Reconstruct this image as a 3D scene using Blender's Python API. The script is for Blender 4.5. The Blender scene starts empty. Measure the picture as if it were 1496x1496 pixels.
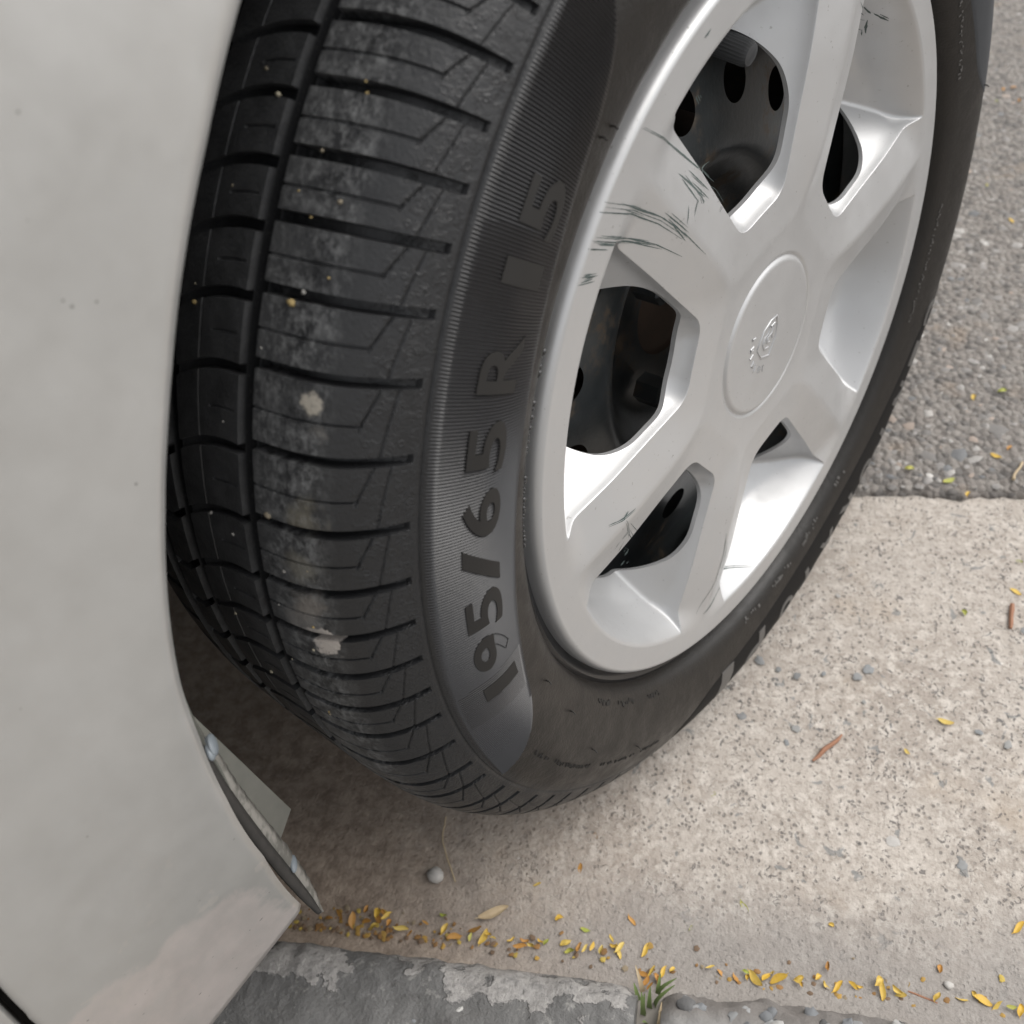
import bpy, bmesh, math, random
import numpy as np
from mathutils import Vector, Matrix, noise as mnoise

# ------------------------------------------------------------------ camera, light, exposure
scn = bpy.context.scene
C = scn.collection
rad = math.radians
cam_d = bpy.data.cameras.new('camera'); cam = bpy.data.objects.new('camera', cam_d); C.objects.link(cam)
right = Vector((0.76449, 0.62568, -0.15515)); up = Vector((-0.37051, 0.62344, 0.68851)); fwd = Vector((-0.52752, 0.46888, -0.70843))
m = Matrix((right, up, -fwd)).transposed().to_4x4(); m.translation = (0.30928, -0.41442, 0.65298)
cam.matrix_world = m
cam_d.sensor_width = 36; cam_d.lens = 34.820; cam_d.clip_start = 0.01; cam_d.clip_end = 500
cam_d.dof.use_dof = True; cam_d.dof.focus_distance = 0.50; cam_d.dof.aperture_fstop = 11
scn.camera = cam
SUN_EL, SUN_AZ = 55, 50          # azimuth counted from +X towards +Y
w = bpy.data.worlds.new('World'); scn.world = w; w.use_nodes = True
nt = w.node_tree; nt.nodes.clear()
sky = nt.nodes.new('ShaderNodeTexSky'); sky.sky_type = 'NISHITA'; sky.sun_disc = False
sky.sun_elevation = rad(SUN_EL); sky.sun_rotation = rad(90 - SUN_AZ); sky.dust_density = 2.5; sky.air_density = 1.0; sky.ozone_density = 1.0
hs = nt.nodes.new('ShaderNodeHueSaturation'); hs.inputs['Saturation'].default_value = 0.10
bg = nt.nodes.new('ShaderNodeBackground'); bg.inputs['Strength'].default_value = 0.15
wo = nt.nodes.new('ShaderNodeOutputWorld')
nt.links.new(sky.outputs[0], hs.inputs['Color']); nt.links.new(hs.outputs[0], bg.inputs[0]); nt.links.new(bg.outputs[0], wo.inputs[0])
sd = bpy.data.lights.new('sun', 'SUN'); sd.energy = 1.15; sd.angle = rad(60); sd.color = (1.0, 0.95, 0.885)
sun = bpy.data.objects.new('sun', sd); C.objects.link(sun)
sdir = Vector((math.cos(rad(SUN_EL))*math.cos(rad(SUN_AZ)), math.cos(rad(SUN_EL))*math.sin(rad(SUN_AZ)), math.sin(rad(SUN_EL))))
sun.rotation_euler = sdir.to_track_quat('Z', 'Y').to_euler(); sun.location = (2, 1, 4)
scn.view_settings.view_transform = 'Standard'; scn.view_settings.look = 'None'; scn.view_settings.gamma = 1
scn.view_settings.exposure = 0.58

# ------------------------------------------------------------------ helpers
rng = np.random.default_rng(7); random.seed(7)
def mesh_data(name, V, F, smooth=True, sharp=None):
    V = np.asarray(V, np.float32); me = bpy.data.meshes.new(name)
    if isinstance(F, np.ndarray):
        n, k = F.shape
        me.vertices.add(len(V)); me.vertices.foreach_set('co', V.ravel())
        me.loops.add(n*k); me.loops.foreach_set('vertex_index', F.astype(np.int32).ravel())
        me.polygons.add(n); me.polygons.foreach_set('loop_start', np.arange(0, n*k, k, dtype=np.int32))
        me.update(calc_edges=True)
    else:
        me.from_pydata([tuple(map(float, v)) for v in V], [], F); me.update()
    me.validate()
    me.polygons.foreach_set('use_smooth', np.full(len(me.polygons), smooth, bool))
    if sharp: me.set_sharp_from_angle(angle=rad(sharp))
    return me
def obj(name, me, mat=None, parent=None, loc=None):
    o = bpy.data.objects.new(name, me); C.objects.link(o)
    if mat is not None and not me.materials: me.materials.append(mat)
    if parent: o.parent = parent
    if loc is not None: o.location = loc
    return o
def tag(o, label, cat, group=None):
    o['label'] = label; o['category'] = cat
    if group: o['group'] = group
    return o
def grid_faces(nr, nc, wrap=False):
    i = np.arange(nr-1)[:, None]; j = np.arange(nc if wrap else nc-1)[None]
    j2 = (j+1) % nc
    return np.stack([i*nc+j+0*i, i*nc+j2, (i+1)*nc+j2, (i+1)*nc+j+0*i], -1).reshape(-1, 4)
def lathe(name, prof, n=240, mat=None, parent=None, sharp=35, a0=0, a1=360):
    """prof: (x, r) in mm about the X axis."""
    prof = np.array(prof, float)/1000; wrap = (a1-a0) >= 360
    t = np.radians(np.linspace(a0, a1, n, endpoint=not wrap))
    V = np.stack([np.repeat(prof[:, 0], n), (prof[:, 1][:, None]*np.cos(t)).ravel(), (prof[:, 1][:, None]*np.sin(t)).ravel()], 1)
    return obj(name, mesh_data(name, V, grid_faces(len(prof), n, wrap), True, sharp), mat, parent)
def box_data(name, lo, hi, bevel=0.004):
    bm = bmesh.new(); bmesh.ops.create_cube(bm, size=1)
    for v in bm.verts:
        v.co = Vector([lo[k] if v.co[k] < 0 else hi[k] for k in range(3)])
    if bevel: bmesh.ops.bevel(bm, geom=bm.edges[:], offset=bevel, segments=2, affect='EDGES')
    me = bpy.data.meshes.new(name); bm.to_mesh(me); bm.free(); return me
def fbm(p, sc, oct=3):
    return mnoise.fractal(Vector(p)*sc, 1.0, 2.0, oct)
def tube_data(name, pts, radii, n=8, cap=True):
    pts = [Vector(p) for p in pts]; V = []; F = []
    for i, p in enumerate(pts):
        d = (pts[min(i+1, len(pts)-1)]-pts[max(i-1, 0)]).normalized()
        a = d.cross(Vector((0.31, 0.2, 0.93))).normalized(); b = d.cross(a)
        r = radii[i] if hasattr(radii, '__len__') else radii
        for k in range(n):
            t = 2*math.pi*k/n; V.append(p+(a*math.cos(t)+b*math.sin(t))*r)
    for i in range(len(pts)-1):
        for k in range(n):
            F.append((i*n+k, i*n+(k+1) % n, (i+1)*n+(k+1) % n, (i+1)*n+k))
    if cap: F.append(tuple(range(n))[::-1]); F.append(tuple(range((len(pts)-1)*n, len(pts)*n)))
    return mesh_data(name, V, F, True, 40)

# ---- node helpers
class M:
    def __init__(s, name, **kw):
        s.m = bpy.data.materials.new(name); s.m.use_nodes = True; s.t = s.m.node_tree; s.b = s.t.nodes['Principled BSDF']
        s._tc = None
        for k, v in kw.items(): s.set(k, v)
    def set(s, k, v):
        i = s.b.inputs[k.replace('_', ' ')]
        if hasattr(v, 'is_linked') or isinstance(v, bpy.types.NodeSocket): s.t.links.new(v, i)
        else: i.default_value = (*v, 1) if isinstance(v, tuple) and len(v) == 3 and i.type == 'RGBA' else v
    def node(s, t, **kw):
        n = s.t.nodes.new(t)
        for k, v in kw.items(): setattr(n, k, v)
        return n
    def plug(s, v, i):
        if isinstance(v, bpy.types.NodeSocket): s.t.links.new(v, i)
        elif v is not None: i.default_value = (*v, 1) if isinstance(v, tuple) and i.type == 'RGBA' else v
    @property
    def co(s):
        if not s._tc: s._tc = s.node('ShaderNodeTexCoord')
        return s._tc.outputs['Object']
    def xyz(s, v=None):
        n = s.node('ShaderNodeSeparateXYZ'); s.plug(v or s.co, n.inputs[0]); return n.outputs
    def noise(s, scale, detail=4, rough=.6, co=None, dist=0):
        n = s.node('ShaderNodeTexNoise'); n.inputs['Scale'].default_value = scale; n.inputs['Detail'].default_value = detail
        n.inputs['Roughness'].default_value = rough; n.inputs['Distortion'].default_value = dist
        s.plug(co or s.co, n.inputs['Vector']); return n.outputs['Fac']
    def voro(s, scale, feature='F1', co=None, out='Distance', rnd=1):
        n = s.node('ShaderNodeTexVoronoi', feature=feature); n.inputs['Scale'].default_value = scale; n.inputs['Randomness'].default_value = rnd
        s.plug(co or s.co, n.inputs['Vector']); return n.outputs[out]
    def math(s, op, a, b=None, c=None, clamp=False):
        n = s.node('ShaderNodeMath', operation=op, use_clamp=clamp)
        for v, i in zip((a, b, c), n.inputs): s.plug(v, i)
        return n.outputs[0]
    def ramp(s, f, a, b, lo=0., hi=1.):
        n = s.node('ShaderNodeMapRange'); n.interpolation_type = 'SMOOTHSTEP'
        for v, i in zip((f, a, b, lo, hi), n.inputs): s.plug(v, i)
        return n.outputs[0]
    def mix(s, f, a, b, mode='MIX'):
        n = s.node('ShaderNodeMix', data_type='RGBA', blend_type=mode)
        s.plug(f, n.inputs[0]); s.plug(a, n.inputs[6]); s.plug(b, n.inputs[7]); return n.outputs[2]
    def bump(s, h, strength=.3, dist=.001, normal=None):
        n = s.node('ShaderNodeBump'); n.inputs['Strength'].default_value = strength; n.inputs['Distance'].default_value = dist
        s.plug(h, n.inputs['Height'])
        if normal: s.plug(normal, n.inputs['Normal'])
        return n.outputs[0]
    def scaled(s, sc):
        n = s.node('ShaderNodeMapping'); n.inputs['Scale'].default_value = sc; s.plug(s.co, n.inputs[0]); return n.outputs[0]
    def sphere(s, c, r, soft):
        n = s.node('ShaderNodeVectorMath', operation='DISTANCE'); s.plug(s.co, n.inputs[0]); n.inputs[1].default_value = c
        d = s.math('ADD', n.outputs['Value'], s.math('MULTIPLY', s.math('SUBTRACT', s.noise(95, 5, .65), .5), r*3.2))
        return s.ramp(d, r+soft, r-soft)

ARCH = [(132.8,0.3649),(138.9,0.3627),(144.8,0.3622),(149.4,0.3619),(152.9,0.3623),(157.1,0.3634),(163.5,0.3661),(168.5,0.368),(173.5,0.3685),(180.1,0.3711),(188.5,0.3768),(198.2,0.3907)]
PLATE = [(0.0414,-0.3607,0.3623),(0.0286,-0.3602,0.3347),(0.0161,-0.345,0.2151),(0.0205,-0.3605,0.2077),(0.0353,-0.3701,0.2317),(0.0419,-0.3654,0.3246)]
STRIP_IN = [(0.0452,-0.3673,0.3382),(0.0447,-0.3685,0.3249),(0.0438,-0.3705,0.3036),(0.0427,-0.371,0.2791),(0.0411,-0.3709,0.2474),(0.039,-0.3698,0.2097),(0.0369,-0.3678,0.1762),(0.0356,-0.3653,0.1554)]
STRIP_OUT = [(0.0423,-0.3643,0.3348),(0.0418,-0.3643,0.3202),(0.0409,-0.3655,0.2974),(0.0397,-0.3655,0.2711),(0.038,-0.3649,0.2389),(0.0359,-0.3636,0.2019),(0.0339,-0.3629,0.1708),(0.0321,-0.3632,0.1479)]
STRIP_EDGE = [(0.0363,-0.3613,0.3271),(0.0358,-0.3601,0.3122),(0.0348,-0.3605,0.2877),(0.0335,-0.36,0.2592),(0.0317,-0.3582,0.2247),(0.0294,-0.3575,0.1879),(0.0272,-0.3586,0.1578),(0.0252,-0.3613,0.134)]
CLIPS = [(0.0429,-0.3646,0.3244),(0.0371,-0.3653,0.2067)]
SCRATCH = [[(204.5,122.07),(175.0,118.63),(148.3,115.73),(98.9,101.48),(93.6,102.78)],[(164.0,120.61),(138.4,118.35)],[(160.3,120.61),(140.1,120.13)],[(156.4,118.26),(133.1,115.73)],[(108.6,99.61),(116.0,115.4)],[(106.1,96.19),(121.3,114.66)],[(115.6,102.83),(100.5,99.99)],[(141.3,118.11),(134.6,119.07)],[(149.0,122.77),(146.0,125.5)],[(140.9,119.67),(141.4,123.01)],[(158.2,119.56),(134.0,118.56)],[(151.0,119.01),(130.8,116.91)],[(208.1,131.3),(186.5,129.26),(164.6,127.7),(143.1,126.89),(118.6,126.41)],[(208.4,132.47),(186.1,130.25),(163.8,128.69),(142.9,127.88)],[(164.5,126.94),(141.6,126.26)],[(160.1,127.2),(140.4,127.05)],[(197.6,130.2),(169.0,128.17)],[(156.0,127.36),(139.9,127.66)],[(205.8,134.99),(175.4,132.65),(157.5,131.2),(134.3,130.04)],[(204.9,135.3),(171.9,132.84),(151.3,131.21)],[(203.0,135.53),(183.9,134.15)],[(202.7,134.55),(183.9,133.23)],[(207.9,136.48),(194.6,135.56)],[(180.4,133.45),(157.1,131.32)],[(207.6,139.6),(195.6,138.71)],[(207.3,140.43),(196.7,139.45)],[(205.9,140.06),(198.5,139.25)],[(205.0,139.26),(197.3,138.56)],[(171.3,61.27),(179.6,38.36)],[(181.1,45.96),(182.2,42.89)],[(182.8,42.59),(185.1,39.2)],[(181.3,41.0),(180.1,37.25)],[(167.9,57.22),(180.7,41.23)],[(200.8,108.95),(200.8,107.28)],[(133.0,91.04),(129.1,91.14)],[(133.2,90.66),(130.4,90.67)],[(140.3,184.77),(150.5,184.07),(159.7,182.62)],[(148.5,185.09),(145.0,193.38),(144.9,226.0)],[(145.2,187.71),(138.1,225.11)],[(158.1,191.19),(153.1,190.74)],[(154.6,194.59),(151.2,192.98)],[(151.4,190.93),(146.3,190.56)],[(149.5,226.19),(144.9,226.0)],[(145.1,183.82),(151.0,184.43)],[(148.1,184.12),(153.3,183.68)],[(156.7,226.83),(152.7,226.78)],[(124.1,244.72),(141.2,246.33),(160.5,245.93),(181.8,242.33)],[(131.9,247.18),(161.0,251.13),(172.0,246.28)],[(189.6,267.02),(179.1,256.82),(183.6,245.54)],[(181.6,250.81),(184.3,244.86)]]
LEAF_YELLOW = [(0.1933,0.2115),(0.1649,0.1851),(0.1096,0.0567),(0.2195,0.0682),(0.0364,0.0206),(0.0134,0.0161),(0.0011,0.0131),(0.0073,0.0139),(0.0593,0.0174),(0.0638,0.0173),(0.0698,0.0188),(0.0728,0.0214),(0.0773,0.019),(0.0892,0.0205),(0.0906,0.017),(0.1003,0.0227),(0.1045,0.0185),(0.1118,0.019),(0.1206,0.0209),(0.1242,0.0206),(0.1345,0.0244),(0.137,0.0194),(0.1449,0.0211),(0.1469,0.0192),(0.1519,0.0249),(0.1679,0.0198),(0.1812,0.0208),(0.1892,0.0247),(0.1929,0.0217),(0.1995,0.0197),(0.2121,0.0186),(-0.1661,0.0205),(-0.1365,0.0228),(-0.1098,0.0219),(-0.1062,0.0229),(-0.1035,0.0214),(-0.0912,0.0218),(-0.0775,0.0205),(-0.0725,0.0234),(-0.0557,0.0249),(-0.0427,0.0219),(-0.0383,0.0241),(-0.0316,0.0227),(-0.0267,0.0319),(-0.0243,0.0264),(-0.0208,0.0263),(-0.0217,0.0233),(-0.0045,0.0266),(-0.0805,0.0616),(-0.0622,0.0402),(-0.179,0.027),(-0.1854,0.0277),(-0.1806,0.03),(-0.1846,0.0184),(0.2572,0.3337),(0.2531,0.5587),(0.2613,0.4803),(0.2332,0.4324),(0.3297,0.863)]
LEAF_ORANGE = [(0.1712,0.0375),(0.0426,0.0183),(0.0518,0.0172),(0.1068,0.0294),(-0.0451,0.1002),(-0.0529,0.0763),(-0.0149,0.0446),(-0.1506,0.0254),(-0.1597,0.0182),(-0.1294,0.0195),(-0.1163,0.0259),(-0.0844,0.0185),(-0.0826,0.0222),(-0.0464,0.0226),(-0.1826,0.0303),(-0.1834,0.024),(-0.1758,0.0224),(-0.1946,0.0309),(-0.191,0.0219),(-0.212,0.0245),(-0.2181,0.0204),(-0.2021,0.0223),(0.2738,0.4902),(0.3678,1.1882),(0.38,1.1894),(0.3811,1.1521)]
LEAF_GREEN = [(0.0562,0.0621),(0.023,0.0442),(0.0578,0.0202),(0.0331,0.1394),(0.2075,0.0194),(-0.1408,0.0333),(-0.0683,0.024),(-0.0521,0.0201),(-0.119,0.0208),(-0.0445,0.0351),(0.2168,0.3108),(0.2644,0.3657),(0.2786,0.5664),(0.1891,0.4617),(0.2197,0.4487),(0.3552,1.1548),(0.3153,0.9428)]
MISC = {'red_twig':[(0.1011,0.1715),(0.1219,0.1943)],'brown_twig':[(0.2525,0.3205),(0.2481,0.2971)],'straw':[(-0.1548,0.1028),(-0.1534,0.0857),(-0.1457,0.0703),(-0.1372,0.0565)],'pebble':(-0.1517,0.0592),'dry_leaf':[(-0.113,0.0334),(-0.1064,0.0388),(-0.0939,0.0425)],'stick':[(0.281,0.4706),(0.2708,0.4494)],'kerb_twig':[(0.1519,0.0219),(0.1729,0.0157)]}


# ------------------------------------------------------------------ materials
def make_materials():
    D = {}
    # tyre rubber with road dust on the tread
    k = M('tyre_rubber', Roughness=.55); x, y, z = k.xyz()
    rr = k.math('SQRT', k.math('ADD', k.math('MULTIPLY', y, y), k.math('MULTIPLY', z, z)))
    tread = k.ramp(rr, .307, .3125)
    band = k.math('MULTIPLY', tread, k.math('MULTIPLY', k.ramp(x, .038, .041), k.ramp(x, .086, .058)))
    dust = k.math('MULTIPLY', k.math('ADD', k.math('MULTIPLY', k.ramp(k.noise(170, 6, .75), .40, .66), .55), k.math('MULTIPLY', k.ramp(k.noise(1, 5, .75, co=k.scaled((420, 260, 260))), .48, .60), .55)), k.ramp(k.noise(28, 3, .6), .22, .5))
    fine = k.ramp(k.noise(900, 2, .7), .62, .72)
    top = k.math('MULTIPLY', k.ramp(rr, .3135, .3155), k.ramp(x, .066, .045))
    base = k.mix(k.noise(40, 4), (.011, .0112, .012), (.019, .0195, .021))
    base = k.mix(k.math('MULTIPLY', top, k.ramp(k.noise(90, 5, .7), .3, .7, .45, 1.0)), base, (.062, .063, .065))
    side = k.mix(k.noise(14, 5, .65), (.0085, .0074, .0066), (.018, .0155, .0132))
    col = k.mix(k.ramp(rr, .282, .276), base, side)
    col = k.mix(k.math('MULTIPLY', k.math('MULTIPLY', dust, band), .85), col, (.17, .172, .172))
    col = k.mix(k.math('MULTIPLY', k.math('MULTIPLY', fine, tread), .25), col, (.16, .155, .14))
    brk = k.ramp(k.noise(1, 6, .75, co=k.scaled((300, 420, 420))), .22, .48)
    for c, r, s, cc, f in STAINS:
        col = k.mix(k.math('MULTIPLY', k.math('MULTIPLY', k.sphere(c, r, s), brk), f), col, cc)
    k.set('Base Color', col)
    dull = k.math('MULTIPLY', k.ramp(rr, .3150, .3130), k.ramp(x, .046, .038))
    k.set('Roughness', k.math('ADD', k.ramp(k.noise(60, 4), .3, .7, .34, .50), k.math('MULTIPLY', dull, .4)))
    k.set('Specular IOR Level', k.math('SUBTRACT', k.ramp(rr, .276, .284, .36, .5), k.math('MULTIPLY', dull, .4)))
    shoulder = k.math('MULTIPLY', k.math('MULTIPLY', k.ramp(rr, .284, .286), k.ramp(rr, .306, .300)), k.ramp(x, .07, .078))
    ring = k.math('ABSOLUTE', k.math('SUBTRACT', k.voro(190), .26)); blob = k.math('MULTIPLY', k.ramp(ring, .07, .02), .7)
    blob = k.math('ADD', blob, k.math('MULTIPLY', k.ramp(k.noise(160, 4, .7, dist=1.2), .5, .6), .8))
    h_ = k.math('ADD', k.math('ADD', k.noise(700, 3, .6), k.math('MULTIPLY', k.noise(120, 3), 1.2)), k.math('MULTIPLY', blob, shoulder))
    k.set('Normal', k.bump(h_, .45, .0007))
    D['rubber'] = k.m
    k = M('ribbed_rubber', Roughness=.28); k.set('Base Color', k.mix(k.noise(22, 5, .7), (.014, .0135, .0138), (.030, .029, .031)))
    k.set('Normal', k.bump(k.noise(900, 2), .2, .0003)); D['ribbed'] = k.m
    k = M('lettering_rubber', Roughness=.65); k.set('Base Color', k.mix(k.noise(60, 4), (.009, .0082, .0075), (.015, .0135, .0122))); D['letter'] = k.m
    k = M('painted_sheen_lettering', Roughness=.4); k.set('Base Color', k.mix(k.noise(60, 4), (.065, .062, .059), (.10, .096, .092))); D['letter2'] = k.m  # grey sheen of the raised letters put into a lighter base colour
    k = M('black_band_rubber', Roughness=.75); k.set('Specular IOR Level', .2); k.set('Base Color', (.009, .0082, .0078)); D['band'] = k.m
    k = M('blue_black_rubber', Roughness=.7); k.set('Base Color', k.mix(k.noise(60, 5, .7), (.022, .024, .028), (.040, .043, .048))); D['band2'] = k.m
    # silver painted plastic
    def silver(name, a, b, rough, metal, dirt):
        k = M(name, Metallic=metal)
        n = k.noise(9, 5, .6); c = k.mix(n, a, b)
        sp = k.ramp(k.noise(420, 2, .5), .70, .76)
        k.set('Base Color', k.mix(k.math('MULTIPLY', sp, dirt), c, (.16, .15, .13)))
        k.set('Roughness', k.ramp(k.noise(50, 5, .7), .3, .7, rough-.05, rough+.07))
        k.set('Normal', k.bump(k.noise(2600, 2), .06, .0002)); return k
    D['silver'] = silver('silver_cover_paint', (.47, .472, .476), (.53, .53, .53), .38, .52, .45).m
    D['cap'] = silver('silver_cap_paint', (.48, .484, .49), (.51, .514, .518), .40, .52, .2).m
    k = M('scratch', Roughness=.7); k.set('Base Color', (.075, .10, .095)); D['scratch'] = k.m
    # black steel with rust bloom
    k = M('black_steel', Roughness=.4, Metallic=.2); x, y, z = k.xyz()
    rust = k.math('MULTIPLY', k.ramp(k.noise(55, 6, .75), .48, .66), k.ramp(k.noise(14, 2), .45, .6))
    k.set('Base Color', k.mix(k.math('MULTIPLY', rust, .75), k.mix(k.noise(80, 4), (.022, .025, .027), (.055, .060, .062)), (.13, .092, .058)))
    k.set('Roughness', k.ramp(rust, 0, 1, .33, .7)); k.set('Normal', k.bump(k.noise(300, 4), .25, .0006)); D['steel'] = k.m
    k = M('rim_edge_black', Roughness=.25); k.set('Base Color', (.012, .012, .013)); D['rim'] = k.m
    k = M('drum_rust', Roughness=.8); k.set('Base Color', k.mix(k.noise(60, 5), (.03, .022, .017), (.09, .055, .035))); D['drum'] = k.m
    k = M('valve_plastic', Roughness=.45); k.set('Base Color', (.05, .052, .055)); D['valve'] = k.m
    # body paint with dust and a dried pinkish residue
    k = M('dusty_silver_paint', Metallic=.62); x, y, z = k.xyz()
    n1 = k.noise(11, 5, .62); n2 = k.noise(60, 4, .6)
    col = k.mix(k.ramp(n1, .3, .7), (.50, .497, .485), (.57, .567, .555))
    low = k.math('ADD', k.math('MULTIPLY', z, 1.0), k.math('MULTIPLY', n2, .05))
    col = k.mix(k.math('MULTIPLY', k.ramp(low, .40, .16), .55), col, (.40, .385, .355))
    # residue: an irregular sheet with a crisp upper edge
    yy = k.math('MULTIPLY', k.math('ADD', y, .447), 1/.085); zz = k.math('MULTIPLY', k.math('ADD', z, -.195), 1/.078)
    rr = k.math('SQRT', k.math('ADD', k.math('MULTIPLY', yy, yy), k.math('MULTIPLY', zz, zz)))
    rr = k.math('ADD', rr, k.math('MULTIPLY', k.math('SUBTRACT', k.noise(26, 6, .6), .5), .75))
    res = k.ramp(rr, .88, .78)
    edge = k.math('MULTIPLY', k.ramp(rr, .72, .80), res)
    col = k.mix(k.math('MULTIPLY', res, k.ramp(k.noise(55, 5, .7), .3, .7, .45, .8)), col, (.66, .595, .57))
    col = k.mix(k.math('MULTIPLY', edge, .18), col, (.66, .61, .58))
    pale = k.math('MULTIPLY', k.ramp(k.noise(70, 3), .60, .66), k.ramp(z, .34, .24))
    col = k.mix(k.math('MULTIPLY', pale, .4), col, (.62, .58, .54))
    tick = k.ramp(k.noise(1, 2, .5, co=k.scaled((160, 160, 420))), .73, .77)
    col = k.mix(k.math('MULTIPLY', k.math('MULTIPLY', tick, k.ramp(z, .30, .2)), .7), col, (.12, .115, .10))
    dot = k.math('MULTIPLY', k.ramp(k.voro(85), .055, .035), k.ramp(k.noise(17, 1), .52, .56))
    col = k.mix(k.math('MULTIPLY', dot, .7), col, (.15, .14, .13))
    k.set('Base Color', col); k.set('Roughness', k.ramp(n2, .3, .7, .40, .52)); k.set('Coat Weight', .7); k.set('Coat Roughness', .10)
    k.set('Normal', k.bump(k.noise(900, 3), .05, .0003)); D['paint'] = k.m
    k = M('black_seal', Roughness=.75); k.set('Base Color', k.mix(k.noise(120, 4), (.02, .019, .018), (.06, .055, .05))); D['seal'] = k.m
    k = M('grey_liner_plastic', Roughness=.5); k.set('Base Color', k.mix(k.noise(40, 5, .7), (.13, .135, .12), (.24, .235, .21))); D['plate'] = k.m
    k = M('worn_liner_edge', Roughness=.65); k.set('Base Color', k.mix(k.ramp(k.noise(120, 4), .4, .6), (.15, .145, .13), (.29, .275, .25))); D['ledge'] = k.m
    k = M('pale_blue_clip', Roughness=.45); k.set('Base Color', k.mix(k.noise(200, 3), (.15, .17, .19), (.22, .245, .265))); D['clip'] = k.m
    k = M('dark_underbody', Roughness=.85); k.set('Base Color', k.mix(k.noise(8, 4), (.015, .014, .013), (.035, .03, .027))); D['under'] = k.m
    k = M('dark_glass', Roughness=.05); k.set('Base Color', (.02, .022, .024)); D['glass'] = k.m
    # worn asphalt
    k = M('asphalt', Roughness=.9)
    v = k.voro(150, 'F1', out='Color'); s_ = k.xyz(v)[0]
    g = k.mix(k.noise(9, 5, .6), (.205, .185, .167), (.275, .252, .230))
    g = k.mix(k.math('MULTIPLY', k.ramp(s_, .55, .95), .55), g, (.33, .31, .285))
    g = k.mix(k.math('MULTIPLY', k.ramp(s_, .35, .10), .6), g, (.10, .097, .094))
    ck = k.ramp(k.noise(130, 5, .7), .40, .33)
    g = k.mix(k.math('MULTIPLY', ck, .7), g, (.07, .062, .055))
    tan = k.ramp(k.noise(11, 3, .6), .60, .68); g = k.mix(k.math('MULTIPLY', tan, .5), g, (.30, .24, .185))
    k.set('Base Color', g)
    k.set('Normal', k.bump(k.math('ADD', k.math('MULTIPLY', k.voro(150), -1.2), k.math('ADD', k.noise(120, 5, .7), k.math('MULTIPLY', k.noise(420, 3), .4))), .9, .005)); D['asphalt'] = k.m
    k = M('asphalt_stone', Roughness=.8); a = k.node('ShaderNodeAttribute', attribute_name='tint'); 
    k.set('Base Color', k.mix(k.noise(400, 3), a.outputs['Color'], k.mix(.35, a.outputs['Color'], (.07, .065, .06))))
    k.set('Normal', k.bump(k.noise(500, 3), .4, .001)); D['stone'] = k.m
    # speckled concrete gutter (local y counts from the kerb)
    k = M('gutter_concrete', Roughness=.9); x, y, z = k.xyz()
    g = k.mix(k.ramp(k.noise(7, 5, .6), .3, .7), (.355, .312, .272), (.495, .448, .40))
    g = k.mix(k.ramp(k.noise(95, 5, .7), .42, .66), g, (.56, .515, .465))
    g = k.mix(k.math('MULTIPLY', k.ramp(k.noise(230, 4, .7), .50, .38), .55), g, (.27, .235, .20))
    ochre = k.ramp(k.noise(10, 4, .6), .56, .70); g = k.mix(k.math('MULTIPLY', ochre, .45), g, (.42, .345, .27))
    film = k.math('MULTIPLY', k.ramp(k.math('ADD', y, k.math('MULTIPLY', k.noise(9, 4), .10)), .145, .075), .9)
    car_shade = k.ramp(k.math('ADD', x, k.math('MULTIPLY', k.noise(6, 4), .18)), .12, -.14)  # brown shade under the car, painted into the concrete colour
    spd = k.ramp(k.math('ADD', film, car_shade), 0, 1.4, 1, .25)
    thr = k.ramp(k.noise(24, 3, .6), .3, .7, .66, .56)
    p1 = k.math('MULTIPLY', k.ramp(k.math('SUBTRACT', k.noise(1, 4, .6, co=k.scaled((230, 185, 230)), dist=1.2), thr), 0., .06), spd)
    p2 = k.math('MULTIPLY', k.math('MULTIPLY', k.ramp(k.voro(210), .30, .20), k.ramp(k.noise(45, 2), .42, .54)), spd)
    big = k.math('MULTIPLY', k.ramp(k.noise(62, 4, .55, dist=.8), .635, .675), spd)
    g = k.mix(k.math('MULTIPLY', big, .65), g, (.17, .185, .19))
    g = k.mix(k.math('MULTIPLY', p1, .75), g, (.105, .100, .098))
    g = k.mix(k.math('MULTIPLY', p2, .6), g, (.12, .115, .11))
    wht = k.ramp(k.voro(75), .085, .055); g = k.mix(k.math('MULTIPLY', k.math('MULTIPLY', wht, k.ramp(k.noise(21, 2), .5, .56)), .7), g, (.70, .68, .65))
    g = k.mix(k.math('MULTIPLY', k.ramp(k.noise(3.2, 5, .65), .50, .66), .30), g, (.26, .235, .21))
    spd = None
    grain = k.noise(520, 3, .7)
    g = k.mix(k.math('MULTIPLY', film, .85), g, k.mix(grain, (.20, .185, .175), (.34, .32, .30)))
    g = k.mix(k.math('MULTIPLY', car_shade, .8), g, k.mix(k.ramp(k.noise(75, 6, .75), .34, .66), (.22, .16, .115), (.46, .365, .285)))
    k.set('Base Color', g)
    hgt = k.math('SUBTRACT', k.math('ADD', k.math('MULTIPLY', k.noise(180, 4, .7), 1.2), k.math('MULTIPLY', grain, .5)), k.math('ADD', p1, p2))
    k.set('Normal', k.bump(hgt, .55, .0025)); D['gutter'] = k.m
    # kerb stones
    k = M('painted_kerb', Roughness=.85); x, y, z = k.xyz()
    n = k.noise(26, 6, .62); flake = k.math('ADD', n, k.math('MULTIPLY', k.ramp(y, -.05, -.012), .24))
    wt = k.math('MULTIPLY', k.ramp(flake, .675, .70), k.ramp(k.noise(70, 4), .30, .42))
    g = k.mix(k.noise(45, 5, .65), (.115, .114, .111), (.215, .211, .205))
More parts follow.
